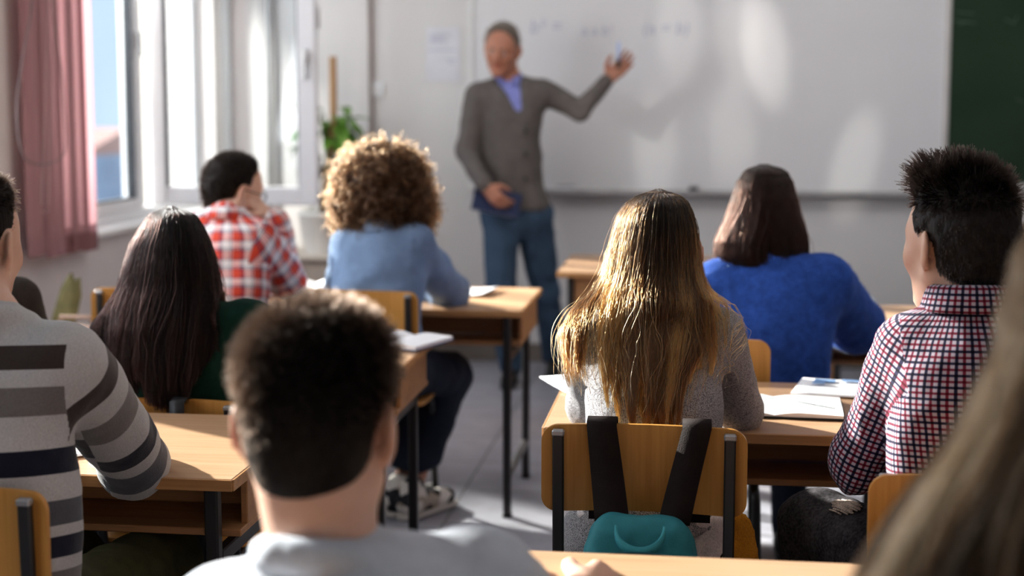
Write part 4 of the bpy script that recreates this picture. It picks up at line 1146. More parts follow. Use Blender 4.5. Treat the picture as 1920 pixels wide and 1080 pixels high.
def push_out(S, V, Q, margin=.004, mg=None):
    from mathutils.bvhtree import BVHTree
    bv = BVHTree.FromPolygons(V.tolist(), Q.tolist()); N = vnormals(V, Q); n, k, _ = S.shape; off = np.zeros_like(S)
    zmax = V[:, 2].max()+.01; g = mg
    for i in range(n):
        for j in range(k):
            if S[i, j, 2] > zmax: continue
            p = Vector(S[i, j]); loc, nr, fi, ds = bv.find_nearest(p, .16)
            if loc is None: continue
            nv = N[Q[fi][0]]; q = np.array(loc); dd = (S[i, j]-q)@nv; m = margin*g[i]
            if dd < m: off[i, j] = q+nv*m-S[i, j]
    for rng, st in ((range(k-2, -1, -1), 1), (range(1, k), -1)):
        for j in rng:
            c = off[:, j+st]*.80; m = (np.linalg.norm(off[:, j], axis=1) < np.linalg.norm(c, axis=1))[:, None]; off[:, j] = np.where(m, c, off[:, j])
    sm = off.copy(); sm[:, 1:-1] = (off[:, :-2]+off[:, 2:]+2*off[:, 1:-1])/4
    return S+np.where(np.abs(off) > 0, np.where(np.abs(sm) > np.abs(off), sm, off), sm)
def scalp_field(hc, B, s=1.0, infl=.012, brow=.045, nape=-.06, extra=None, side=.0):
    """close-cropped hair cap over the skull"""
    f = Field()
    def P(x, y, z): return hc+B@(A(x, y, z)*s)
    f.ell(P(0, -.014, .036), (np.array((.074, .095, .086))+infl)*s, B, k=.02)
    f.ell(P(0, -.035, -.02), (np.array((.060, .062, .07))+infl*.8)*s, B, k=.03)
    if extra: extra(f, P)
    f.plane(P(0, .060, brow), B@nrm(A(0, .80, -.60)), k=.012)       # hair line over the forehead
    f.plane(P(0, .02, .0), B@nrm(A(0, .97, -.25)), k=.010)          # in front of the ears
    f.plane(P(0, -.05, nape), B@nrm(A(0, .15, -1)), k=.012)         # nape
    for sx in (-1, 1): f.ell(P(sx*.088, -.004, -.012), np.array((.026, .032, .042))*s, B, op='s', k=.006)
    return f
def short_strands(name, parent, mat, V, Q, n, dirfn, lenfn, k=5, r0=.0006, r1=.0002, seed=2, curl=0):
    g = np.random.default_rng(seed); N = vnormals(V, Q)
    i = g.integers(0, len(Q), n); a, b = g.random((2, n, 1))
    q = Q[i]; p = (V[q[:, 0]]*(1-a)+V[q[:, 1]]*a)*(1-b)+(V[q[:, 3]]*(1-a)+V[q[:, 2]]*a)*b; nn = N[q[:, 0]]
    d = dirfn(p, nn, g); d /= np.linalg.norm(d, axis=1)[:, None]+1e-9; L = lenfn(p, nn, g)
    t = np.linspace(0, 1, k)[None, :, None]
    S = p[:, None]-nn[:, None]*.002+d[:, None]*L[:, None, None]*t-UP*(L[:, None, None]*.25*t*t)*curl
    ok = L > .0008
    return curves_obj(name, S[ok], mat, parent, r0, r1)
M_jean = mat_cloth('blue_denim', (.065, .105, .16), .85, 600, .1, .14, .3, 6); M_jean_d = mat_cloth('dark_denim', (.025, .032, .050), .85, 600, .1, .14, .3, 8)
M_blacktr = mat_cloth('black_trousers', (.015, .015, .018), .85, 600, .1, .1, .3)
M_shoe_b = mat_plain('black_leather', (.02, .017, .015), .4); M_sole = mat_plain('rubber_sole', (.30, .28, .26), .8); M_soleb = mat_plain('rubber_sole_dark', (.03, .03, .03), .8)

def base_loc(J): return (J['pelvis'][0], J['pelvis'][1], 0)
def seated(label, J, n, group='students at the desks'):
    seat_legs(J, n)
    return thing('person', label, 'person', base_loc(J))
def rdir(a): a = math.radians(a); return A(-math.sin(a), math.cos(a), 0)
def ring_collar(root, name, c, n, r, h, w, mat, tilt=.25, up=None, flat=1.12, gap=.5, th=.006, open_front=True, uvm=True):
    """shirt collar: stand-and-fall band round the neck, open towards n"""
    sd = nrm(np.cross(n, UP)); m = 44; N_ = 5; V = []; Q = []; uv = []
    prof = [(r*1.00, h*.0), (r*.98, h*.6), (r*.99, h*1.0), (r*1.07, h*.92), (r*1.16, h*.45), (r*1.26, -h*.05)]
    prof2 = [(a-.004 if i < 3 else a+.0, b) for i, (a, b) in enumerate(prof)]
    a0 = gap; angs = np.linspace(a0, 2*math.pi-a0, m)
    tl = 0; L = [0]
    for i in range(1, len(prof)): tl += math.hypot(prof[i][0]-prof[i-1][0], prof[i][1]-prof[i-1][1]); L.append(tl)
    for a in angs:
        d = n*math.cos(a)*flat+sd*math.sin(a)
        for (rr, hh) in prof:
            dip = -tilt*r*math.cos(a)*1.0
            V.append(c+d*rr+UP*(hh+dip*.9))
    K = len(prof)
    for i in range(m-1):
        for j in range(K-1):
            Q.append((i*K+j, i*K+j+1, (i+1)*K+j+1, (i+1)*K+j)); u0, u1 = angs[i]*r, angs[i+1]*r
            uv.append([(u0, L[j]), (u0, L[j+1]), (u1, L[j+1]), (u1, L[j])])
    me = mesh_np(name, np.array(V)-np.array(root['_w']), Q, mat, uv=np.array(uv)); o = link(name, me, root)
    sm = o.modifiers.new('thick', 'SOLIDIFY'); sm.thickness = .003; sm.offset = 0
    return o
def neck_ring(f, c, n, r, g, t=.009, tilt=.02, k=.02):
    sd = nrm(np.cross(n, UP)); pts = [c+(n*math.cos(a)*1.1+sd*math.sin(a))*r-UP*tilt*math.cos(a) for a in np.linspace(0, 2*math.pi, 17)]
    for a, b in zip(pts[:-1], pts[1:]): f.cap(a, b, t, g=g, k=k)
def garment_uv(J, n, hw, gT=1, gL=2, gR=4):
    up = nrm(J['neck']-J['waist']); sd = nrm(np.cross(n, up)); nn = np.cross(up, sd)
    d = {gT: (J['waist'], up, -nn, sd, hw*.72, hw)}
    for S, g in (('L', gL), ('R', gR)):
        sh, el, wr = J['sh'+S], J['el'+S], J['wr'+S]
        ref = nrm(np.cross(sh-el, wr-el)+A(1e-4, 0, 0)); r = .05
        o, ax, e1, e2, a, b = frame_of(sh, el, ref, r); d[g] = (el, ax, e1, e2, r, r)
        ax2 = nrm(el-wr); e1b = nrm(e1-ax2*e1.dot(ax2)); e2b = np.cross(ax2, e1b); d[g+1] = (el, ax2, e1b, e2b, r, r)
    return d
def top_garment(root, name, J, n, hw, infl, mat, h=.0075, hemn=None, seam_out=.004, ends=(1, 1), fold=None, mats=None, gmat=None, arms=(.047, .040, .031), neck=None, shr=.056, cuffs=0, hem=None, k=.045, s=1.45, low=True, extra=None, hipw=None):
    f = Field(); torso(f, J, hw, infl, n, g=1, shr=shr, k=k, s=s, low=low, hipw=hipw)
    for S, g, e in (('L', 2, ends[0]), ('R', 4, ends[1])):
        arm(f, J, S, infl, g=g, end=e, ru=arms[0], rf=arms[1], rw=arms[2])
        if cuffs and e > 0:
            el, wr = J['el'+S], J['wr'+S]; q = el+(wr-el)*e; r = arms[1]+(arms[2]-arms[1])*e+infl
            ax = nrm(wr-el); f.cap(q-ax*.018, q, r+cuffs, g=g+1, k=.008)
            q2 = el+(wr-el)*max(.05, e-.22); f.cap(q2-ax*.008, q2+ax*.008, r+cuffs*.8, g=g+1, k=.012)
    if neck: neck_ring(f, *neck)
    if extra: extra(f)
    if hem is not None: f.plane(hem, -nrm(J['neck']-J['waist']) if hemn is None else hemn, k=.006)
    seams = []; sdv = nrm(J['shR']-J['shL'])
    for S, g, sg in (('L', 2, -1), ('R', 4, 1)):
        a, b = J['sh'+S], J['el'+S]
        seams.append((a+sdv*sg*seam_out, nrm(sdv*sg*1.0+nrm(b-a)*.12), a, b, (arms[0]+infl+.014, arms[0]+infl+.075), 1, g))
    return field_obj(name, f, h, mats or mat, root, gmat=gmat, uvf=garment_uv(J, n, hw), fold=fold, seams=seams)
def trousers(root, J, mat, infl=.004, h=.010, fold=None, name='trousers', ra=.045, rt=.078, rk=.058):
    f = Field(); legs(f, J, infl, ra=ra, rt=rt, rk=rk)
    f.cap(J['pelvis'], J['pelvis']+UP*.05, .118, .112, k=.05, flat=(A(0, 1, 0), 1.3))
    return field_obj(name, f, h, mat, root, fold=fold or folds(.006, 14, 3))

# ---------------------------------------------------------------- girl in grey knit (sharpest figure)
n = rdir(0)
J = dict(neck=D(1226, 588, 2.87), shL=D(1103, 634, 2.87), shR=D(1350, 626, 2.85), waist=D(1226, 790, 2.79), pelvis=D(1222, 1010, 2.78),
         elL=D(1108, 755, 3.02), wrL=D(1190, 748, 3.20), elR=D(1384, 764, 2.985), wrR=D(1300, 752, 3.16))
p = seated('girl in grey knit with long highlighted hair, teal backpack behind her', J, n)
hc, hB = D(1232, 474, 2.97), basis(2, -10)
body(p, J, hc, hB, n, ('light', (.72, .48, .37)), hw=.115, hands=[(J['wrL'], A(.8, .6, 0), A(0, 0, -1), A(.5, .5, 0), .5, .92, .7), (J['wrR'], A(-.8, .6, 0), A(0, 0, -1), A(-.5, .5, 0), .6, .92, .7)])
M_knit = mat_knit('grey_marl_knit', (.12, .12, .14), (.72, .71, .72), 760)
def gcuff(f):
    for S, g in (('L', 3), ('R', 5)):
        el, wr = J['el'+S], J['wr'+S]; ax = nrm(wr-el)
        for e_, r_, tl in ((-.02, .047, .2), (.12, .050, -.2), (.26, .048, .15)):
            c = el+(wr-el)*e_; neck_ring(f, c, nrm(np.cross(ax, UP)+UP*tl) if False else A(0, 1, 0), .001, g, .001)
            e1 = nrm(np.cross(ax, UP)); e2 = nrm(np.cross(e1, ax)+ax*tl)
            pts = [c+(e1*math.cos(a)+e2*math.sin(a))*r_ for a in np.linspace(0, 2*math.pi, 15)]
            for a_, b_ in zip(pts[:-1], pts[1:]): f.cap(a_, b_, .010, g=g, k=.008)
_, GV, GQ, _ = top_garment(p, 'knit_sweater', J, n, .124, .008, M_knit, ends=(.30, .34), h=.0062, fold=folds(.0045, 13, 2), neck=(J['neck'], n, .062, 1), shr=.046, arms=(.042, .040, .034), cuffs=.008, hem=D(1222, 1000, 2.78), hemn=nrm(A(.30, 0, -1)), hipw=.180, extra=gcuff)
trousers(p, J, M_blacktr, ra=.042)
for S in 'LR': shoe('shoe', J, S, n, M_shoe_b, M_soleb, p, .25)
# pale top hem and mustard skirt over the seat
f = Field(); f.cap(J['pelvis']+UP*.05, J['pelvis']-UP*.06, .176, .186, k=.02, flat=(n, 1.45)); f.plane(J['pelvis']-UP*.085, -UP); f.plane(J['pelvis']+UP*.08, UP)
field_obj('white_top_hem', f, .008, mat_cloth('white_rib', (.66, .62, .62), .9, 300), p, fold=folds(.004, 16, 4, (2, 2, .2)))
M_must = mat_cloth('mustard_rib', (.52, .25, .035), .9, 300, .2, .12)
def ribs(V, N, g): return .0022*np.sin(np.arctan2(V[:, 0]-PG[0], V[:, 1]-PG[1])*70)+.004*vnoise(V, 12, 2)
PG = J['pelvis'].copy()
f = Field(); f.cap(J['pelvis']-UP*.08, J['pelvis']-UP*.11, .185, .192, k=.02, flat=(n, 1.35))
for i_ in range(7):
    x_ = 1372+i_*6.5; f.cap(D(x_-6, 958+abs(i_-2)*5, 2.71), D(x_+8-abs(i_-4)*1.5, 1062-max(0, i_-4)*6, 2.69), .0065, .0085, k=.004)
f.cap(D(1380, 985, 2.76), D(1392, 1050, 2.76), .030, .030, k=.01)
field_obj('mustard_skirt', f, .007, M_must, p, fold=ribs)
GH = LongHair([(356, 1231, 1239, 2.965, .012, .012), (360, 1210, 1262, 2.963, .045, .03), (368, 1193, 1276, 2.96, .066, .05), (385, 1174, 1291, 2.955, .088, .07), (410, 1158, 1300, 2.95, .102, .08), (440, 1150, 1306, 2.95, .108, .085), (480, 1140, 1309, 2.948, .108, .08), (520, 1132, 1312, 2.935, .104, .07),
               (555, 1118, 1318, 2.90, .090, .06), (580, 1108, 1326, 2.875, .085, .05), (610, 1100, 1330, 2.86, .085, .05), (650, 1096, 1328, 2.85, .094, .04), (700, 1100, 1320, 2.83, .100, .04), (760, 1114, 1302, 2.81, .104, .04), (850, 1142, 1280, 2.80, .106, .04)], sq=((0, 1), (.38, .9), (.52, .45), (1, .4)))
tn = lambda py: (py-356)/(850-356)
MH_G = mat_hairbase('brown_hair', (.055, .030, .017))
hb = GH.base(p, MH_G, t1=tn(560), scale=.90)
MS_G = mat_strand('brown_to_gold_strand', (.0075, .004, .0023), (.105, .045, .014), .6, .28, 1.4, .25, .9, alt=(.44, .195, .058), altf=.31)
def tipG(th):
    x = math.sin(th)
    py = np.interp(x, [-1, -.8, -.55, -.2, .2, .5, .8, 1], [705, 720, 745, 785, 790, 765, 735, 680]); return tn(py)
GH.strands('hair_strands', hb, MS_G, 8600, 26, 27, 1.52, tipG, jit=.15, wav=.012, r0=.0007, r1=.0004, clump=.97, seed=4, fly=.012, tvar=.13, clw=.016, avoid=(GV, GQ, .004), cen=.45, tipr=.17, tonec=.92)
GW = LongHair([tuple(r) for r in ((356, 1231, 1239, 2.965, .012, .012), (368, 1193, 1276, 2.96, .066, .05), (410, 1158, 1300, 2.95, .102, .08), (480, 1140, 1309, 2.948, .108, .08), (530, 1128, 1316, 2.93, .102, .07), (560, 1106, 1330, 2.90, .09, .06), (585, 1078, 1352, 2.875, .085, .05), (620, 1060, 1362, 2.86, .085, .05), (700, 1056, 1352, 2.83, .10, .04), (850, 1075, 1330, 2.80, .10, .04))], sq=((0, 1), (.38, .9), (.52, .45), (1, .4)))
GW.strands('side_strands', hb, MS_G, 620, 26, 5, 1.6, lambda q: tn(705), jit=.05, wav=.016, r0=.0006, r1=.0003, clump=.9, seed=41, fly=.05, tvar=.06, clw=.03, avoid=(GV, GQ, .004), tipr=.16, thr=(-1.45, -.95))
GW.strands('side_strands', hb, MS_G, 220, 26, 3, 1.6, lambda q: tn(650), jit=.05, wav=.02, r0=.0006, r1=.0003, clump=.9, seed=43, fly=.05, tvar=.06, clw=.03, avoid=(GV, GQ, .004), tipr=.16, thr=(1.1, 1.45))
GH.strands('crown_strands', hb, MS_G, 3500, 16, 200, 3.14, lambda q: .34, jit=.2, wav=.003, r0=.0005, r1=.0004, clump=.1, seed=6, fly=.0, rad=(.96, 1.02))
GH.strands('loose_strands', hb, MS_G, 260, 26, 160, 1.7, tipG, jit=.3, wav=.02, r0=.0004, r1=.0003, clump=.3, seed=5, fly=.5, rad=(.97, 1.04), avoid=(GV, GQ, .006))

# ---------------------------------------------------------------- boy in checked shirt
n = rdir(8)
J = dict(neck=D(1812, 568, 2.46), shL=D(1706, 652, 2.47), shR=D(1945, 640, 2.40), waist=D(1812, 850, 2.43), pelvis=D(1812, 1085, 2.43),
         elL=D(1612, 868, 2.56), wrL=D(1672, 800, 2.86), elR=D(2010, 860, 2.52), wrR=D(1900, 790, 2.85),
         hipL=D(1760, 1085, 2.46), knL=D(1535, 990, 2.78), anL=D(1500, 1380, 2.70))
J['anL'][2] = .09
p = seated('boy in checked shirt with spiky dark quiff and ripped dark jeans', J, n)
hc, hB = D(1797, 462, 2.50), basis(30, -4, 2)
body(p, J, hc, hB, n, ('light', (.72, .48, .37)), hw=.12, hands=[(J['wrL'], A(.5, .8, 0), A(0, 0, -1), A(.5, .5, 0), .5, 1, .7), (J['wrR'], A(-.5, .8, 0), A(0, 0, -1), A(-.5, .5, 0), .6, 1, .7)])
W_, NV, BG = (.66, .62, .66), (.035, .035, .085), (.28, .045, .085)
M_chk = mat_check('small_check_cotton', .0200, .0200, [(0, NV), (.22, W_), (.5, BG), (.70, W_)], [(0, NV), (.22, W_), (.5, BG), (.70, W_)])
top_garment(p, 'checked_shirt', J, n, .128, .010, M_chk, ends=(.42, .42), h=.006, fold=folds(.008, 11, 8, (1, 1, .7)), shr=.052, arms=(.048, .044, .040), cuffs=.006, hem=D(1812, 1010, 2.43))
ring_collar(p, 'shirt_collar', J['neck']-UP*.012, n, .062, .044, 0, M_chk, tilt=.12, gap=.45)
M_rip = mat_cloth('faded_dark_denim', (.050, .046, .050), .85, 160, .1, .34, .4, 16)
trousers(p, J, M_rip, rt=.085, rk=.068, fold=folds(.008, 12, 6))
th = (J['hipL']+J['knL']*1.6)/2.6; kd = nrm(J['knL']-J['hipL']); cdir = nrm(-FWD*.75+UP*.66); cdir = nrm(cdir-kd*cdir.dot(kd)); wd = np.cross(kd, cdir)
M_thread = mat_cloth('frayed_threads', (.48, .40, .34), .95, 250, .2, .3)
rp = MB(); rg = random.Random(3); c0 = J['hipL']+(J['knL']-J['hipL'])*.66
rad = .082
for i in range(34):
    q = rg.uniform(-.5, .5); a = q*.55+.10; ll = .045*(1-1.2*abs(q))+.012
    o = c0+(cdir*math.cos(a)+wd*math.sin(a))*rad+kd*rg.uniform(-.008, .008)
    rp.tube([o-kd*ll*.6, o+cdir*.002, o+kd*ll*.6], .0018, 5)
rp.build('ripped_threads', M_thread, p)
for S in 'LR': shoe('shoe', J, S, n, M_shoe_b, M_soleb, p)
def extraB(f, P):
    f.ell(P(0, .010, .105), np.array((.068, .090, .040)), hB, k=.03)
    f.ell(P(-.005, .065, .112), np.array((.058, .050, .036)), hB, k=.03)
MH_D = mat_hairbase('near_black_hair', (.018, .012, .010))
f = scalp_field(hc, hB, 1.0, .011, brow=.075, nape=-.072, extra=extraB)
hb, V, Q, g = field_obj('hair', f, .006, MH_D, p, fold=lambda V, N, g: .004*vnoise(V, 40, 2)+.004*vnoise(V, 80, 3))
MS_D = mat_strand('near_black_strand', (.006, .004, .003), (.014, .009, .007), .5, .3)
def dirB(p_, nn, g):
    loc = (p_-hc)@hB; top = np.clip((loc[:, 2]-.05)/.05, 0, 1)[:, None]
    up_l = hB@A(-.15, .35, 1.0); base = hB@A(0, -.25, -1)
    frt = np.clip(loc[:, 1]/.09, 0, 1)[:, None]
    v = nn*.22+base*(1-top)+top*(nn*.25+up_l*.25+(hB@A(-.15, .9, .5))*frt*1.0+(hB@A(.1, -.35, .25))*(1-frt)*.4)
    cl = np.stack([vnoise(p_, 55, s_) for s_ in (1, 2, 3)], -1)
    return v+cl*.55*top+g.normal(0, .08, v.shape)
def lenB(p_, nn, g):
    loc = (p_-hc)@hB; top = np.clip((loc[:, 2]-.055)/.05, 0, 1)
    return (.009+.026*top)*g.uniform(.5, 1.1, len(p_))
short_strands('hair_strands', hb, MS_D, V, Q, 9000, dirB, lenB, 6, .0009, .0003, curl=.3)

# ---------------------------------------------------------------- woman in blue sweater
n = rdir(2)
J = dict(neck=D(1432, 492, 4.0), shL=D(1350, 538, 4.0), shR=D(1545, 528, 3.98), waist=D(1442, 650, 3.94), pelvis=D(1442, 790, 3.93),
         elL=D(1338, 640, 4.2), wrL=D(1420, 612, 4.48), elR=D(1606, 608, 4.16), wrR=D(1530, 600, 4.45))
p = seated('woman in a fuzzy blue sweater with a brown bob haircut', J, n)
hc, hB = D(1430, 402, 4.06), basis(0, -6)
body(p, J, hc, hB, n, ('light', (.72, .48, .37)), hw=.13, hands=[(J['wrL'], A(.8, .6, 0), A(0, 0, -1), A(.5, .5, 0), .5, .92, .7), (J['wrR'], A(-.8, .6, 0), A(0, 0, -1), A(-.5, .5, 0), .6, .92, .7)])
M_blue = mat_cloth('blue_mohair', (.045, .115, .42), .95, 260, .7, .16, .7, 40)
o, V, Q, g = top_garment(p, 'blue_sweater', J, n, .150, .022, M_blue, ends=(1, 1), h=.0085, fold=folds(.007, 9, 12), neck=(J['neck'], n, .066, 1), shr=.060, arms=(.058, .058, .040), hem=D(1442, 770, 3.93), hipw=.150)
MS_bl = mat_strand('blue_wool_fuzz', (.05, .13, .46), (.10, .20, .60), .3, .5)
short_strands('wool_fuzz', o, MS_bl, V, Q, 9000, lambda p_, nn, g: nn+g.normal(0, .6, nn.shape), lambda p_, nn, g: g.uniform(.004, .012, len(p_)), 4, .0004, .0002)
trousers(p, J, M_jean_d)
for S in 'LR': shoe('shoe', J, S, n, M_shoe_b, M_soleb, p, .25)
BHr = LongHair([(309, 1426, 1438, 4.06, .015, .015), (313, 1412, 1460, 4.06, .05, .04), (322, 1396, 1474, 4.055, .072, .06), (340, 1384, 1484, 4.05, .095, .075), (370, 1373, 1492, 4.045, .112, .08), (400, 1364, 1499, 4.04, .118, .075), (430, 1351, 1508, 4.035, .12, .065), (455, 1341, 1514, 4.03, .118, .055), (480, 1340, 1514, 4.025, .112, .05), (500, 1352, 1506, 4.02, .105, .05)])
MH_B = mat_hairbase('bob_hair', (.040, .022, .016)); hb = BHr.base(p, MH_B, t1=.86, scale=.87)
MS_B = mat_strand('bob_strand', (.014, .0065, .0045), (.022, .009, .0065), .6, .35, alt=(.075, .033, .022), altf=.3)
def tipB(th): return np.interp(math.sin(th), [-1, -.6, 0, .5, 1], [.86, .95, 1.0, .98, .86])
BHr.strands('hair_strands', hb, MS_B, 9000, 20, 46, 1.9, tipB, jit=.12, wav=.006, r0=.0009, r1=.0006, clump=.75, seed=8, fly=.01, tvar=.05, rad=(.90, 1.02))
BHr.strands('crown_strands', hb, MS_B, 2500, 14, 200, 3.14, lambda q: .5, jit=.2, wav=.003, r0=.0008, r1=.0006, clump=.1, seed=18, fly=.0, rad=(.96, 1.02))

# ---------------------------------------------------------------- curly haired student in denim
n = rdir(-2)
J = dict(neck=D(714, 428, 4.72), shL=D(655, 462, 4.72), shR=D(777, 457, 4.70), waist=D(706, 565, 4.66), pelvis=D(702, 688, 4.65),
         elL=D(640, 545, 4.9), wrL=D(712, 535, 5.08), elR=D(846, 551, 4.88), wrR=D(800, 548, 5.02),
         knR=D(846, 700, 5.02), anR=D(778, 905, 4.76), knL=D(790, 700, 5.06), anL=D(752, 900, 4.80))
J['anR'][2] = .10; J['anL'][2] = .10
p = seated('student with big curly brown hair wearing a blue denim jacket', J, n)
hc, hB = D(716, 372, 4.77), basis(-4, -8)
body(p, J, hc, hB, n, ('tan', (.56, .33, .24)), hw=.125, hands=[(J['wrL'], A(.8, .6, 0), A(0, 0, -1), A(.5, .5, 0), .5, .92, .7), (J['wrR'], A(-.8, .35, .2), A(-.2, .2, -1), A(0, .5, .5), .9, .95, .7)])
M_den = mat_cloth('light_denim', (.20, .285, .43), .85, 500, .2, .13, .4, 10)
top_garment(p, 'denim_jacket', J, n, .142, .014, M_den, ends=(.86, .86), h=.009, fold=folds(.009, 11, 21), shr=.054, arms=(.050, .046, .038), cuffs=.004, hem=D(702, 660, 4.65))
sm_ = MB()
for a, b in (((640, 452), (700, 446)), ((732, 446), (790, 450))):
    pass
ring_collar(p, 'jacket_collar', J['neck']-UP*.012, n, .064, .040, 0, M_den, tilt=.10, gap=.5)
f = Field(); legs(f, J, .006, rt=.082, rk=.066, ra=.048); f.cap(J['pelvis'], J['pelvis']+UP*.05, .118, .112, k=.05, flat=(n, 1.3)); 
for S in 'LR': f.plane(A(0, 0, .16), -UP)
field_obj('jeans', f, .009, M_jean_d, p, fold=folds(.007, 12, 31))
def sneaker_mat():
    m, nt, b = new_mat('patterned_sneaker'); setp(b, (.5, .5, .5), .7, 0, .3)
    v = nt.nodes.new('ShaderNodeTexVoronoi'); v.inputs['Scale'].default_value = 22; lk(nt, coords(nt), v.inputs['Vector'])
    sp = nt.nodes.new('ShaderNodeSeparateColor'); lk(nt, v.outputs['Color'], sp.inputs[0])
    lk(nt, ramp(nt, sp.outputs[0], [(0, (.03, .03, .035)), (.42, (.42, .36, .30)), (.62, (.72, .69, .64))], True), b.inputs['Base Color']); return m
M_snk = sneaker_mat()
nf = nrm(D(850, 968, 4.82)*A(1, 1, 0)-D(778, 905, 4.76)*A(1, 1, 0)+FWD*.10)
for S in 'LR': shoe('sneaker', J, S, nf, M_snk, mat_plain('sneaker_sole', (.55, .52, .48), .8), p, .28)
f = Field(); cc = D(713, 348, 4.75); R0 = 2667/4.75
for (dx, dy, r) in ((0, 0, 78), (-45, 22, 50), (45, 25, 52), (-58, 55, 36), (62, 50, 38), (0, -22, 56), (-30, 65, 40), (35, 62, 44), (5, 50, 52), (-38, -20, 42), (36, -22, 44)):
    f.ell(cc+RIGHT*dx/R0-UP*dy/R0+FWD*(.03 if dx*dx > 900 else 0), (r/R0*.93, r/R0*.98, r/R0*.93), g=0, k=.05)
f.ell(cc+FWD*.15-UP*.06, (.085, .10, .12), op='s', k=.03)
MH_C = mat_hairbase('curly_hair', (.060, .032, .018))
hb, V, Q, g = field_obj('hair', f, .010, MH_C, p, fold=lambda V, N, g: .012*vnoise(V, 30, 2)+.006*vnoise(V, 70, 3))
MS_C = mat_strand('curly_strand', (.025, .012, .006), (.085, .042, .019), .5, .3, alt=(.15, .08, .04), altf=.2)
g = np.random.default_rng(9); ncl = 5200; Nn = vnormals(V, Q); ii = g.integers(0, len(V), ncl); kk = 26
pp_, nn_ = V[ii], Nn[ii]; t = np.linspace(0, 1, kk)[None, :, None]
ax = nn_*.5+g.normal(0, .5, nn_.shape)-UP*.55; ax /= np.linalg.norm(ax, axis=1)[:, None]
e1 = np.cross(ax, g.normal(0, 1, ax.shape)); e1 /= np.linalg.norm(e1, axis=1)[:, None]; e2 = np.cross(ax, e1)
L_ = g.uniform(.03, .065, (ncl, 1, 1)); R_c = g.uniform(.004, .0085, (ncl, 1, 1)); tw = g.uniform(9, 19, (ncl, 1, 1)); ph = g.uniform(0, 6.28, (ncl, 1, 1))
S_ = pp_[:, None]-nn_[:, None]*.012+ax[:, None]*L_*t+(e1[:, None]*np.cos(tw*t+ph)+e2[:, None]*np.sin(tw*t+ph))*R_c*(.4+.6*t)
S2 = np.concatenate([S_+g.normal(0, .0012, (ncl, 1, 3)) for _ in range(3)])
curves_obj('hair_curls', S2, MS_C, hb, .0008, .0004)

# ---------------------------------------------------------------- boy in plaid shirt
n = rdir(-10)
J = dict(neck=D(427, 402, 4.811), shL=D(376, 428, 4.811), shR=D(486, 446, 4.790), waist=D(425, 560, 4.743), pelvis=D(415, 668, 4.724),
         elL=D(378, 545, 4.956), wrL=D(468, 538, 5.072), elR=D(541, 533, 4.917), wrR=D(507, 408, 4.880))
p = seated('boy in red plaid shirt leaning his cheek on his hand, wearing glasses', J, n)
hc, hB = D(436, 357, 4.879), basis(-40, -15, 4)
cheek = hc+hB@A(.055, .055, -.055)
body(p, J, hc, hB, n, ('light', (.72, .48, .37)), hw=.125, hands=[(J['wrR'], cheek-J['wrR']+UP*.04, hc-J['wrR']+A(-.05, 0, -.04), A(-.3, -.8, .2), 1.25, 1.0, .5), (J['wrL'], A(.9, .3, 0), A(0, 0, -1), A(0, .5, 0), .5, 1, .7)])
RD, NB, WH = (.62, .085, .05), (.03, .035, .11), (.80, .76, .76)
M_pld = mat_check('red_plaid_cotton', .062, .062, [(0, RD), (.36, NB), (.44, RD), (.48, NB), (.54, WH), (.88, NB), (.94, WH)], [(0, RD), (.36, NB), (.44, WH), (.48, NB), (.54, WH), (.88, NB), (.94, RD)], mode='MIX', fac=.5)
top_garment(p, 'plaid_shirt', J, n, .140, .012, M_pld, ends=(.45, .88), h=.009, fold=folds(.007, 11, 41), shr=.054, arms=(.050, .047, .042), cuffs=.004, hem=D(415, 650, 4.724))
ring_collar(p, 'shirt_collar', J['neck']-UP*.012, n, .060, .036, 0, M_pld, tilt=.1, gap=.5)
trousers(p, J, M_jean_d)
for S in 'LR': shoe('shoe', J, S, n, M_shoe_b, M_soleb, p)
f = scalp_field(hc, hB, 1.0, .007, brow=.06, nape=-.085, extra=lambda f, P: f.ell(P(0, .02, .095), np.array((.062, .08, .035)), hB, k=.03))
MH_P = mat_hairbase('dark_short_hair', (.013, .009, .007)); hb, V, Q, g = field_obj('hair', f, .008, MH_P, p, fold=lambda V, N, g: .003*vnoise(V, 50, 2))
MS_P = mat_strand('dark_short_strand', (.009, .0055, .004), (.025, .016, .011), .4, .3)
short_strands('hair_strands', hb, MS_P, V, Q, 5000, lambda p_, nn, g: nn*.6+hB@A(0, -.5, -.5)+g.normal(0, .25, nn.shape), lambda p_, nn, g: g.uniform(.006, .016, len(p_)), 4, .0008, .0003)
gl = MB()
def GP(x, y, z): return hc+hB@A(x, y, z)
for sx in (-1, 1):
    gl.tube([GP(sx*.031+.024*math.cos(a), .104, .004+.018*math.sin(a)) for a in np.linspace(0, 2*math.pi, 17)], .0018, 6)
    gl.tube([GP(sx*.055, .102, .008), GP(sx*.074, .085, .008), GP(sx*.083, -.005, .010)], .0016, 6)
gl.tube([GP(-.008, .106, .008), GP(.008, .106, .008)], .0016, 6); gl.build('glasses', mat_plain('glasses_frame', (.02, .02, .02), .3), p)

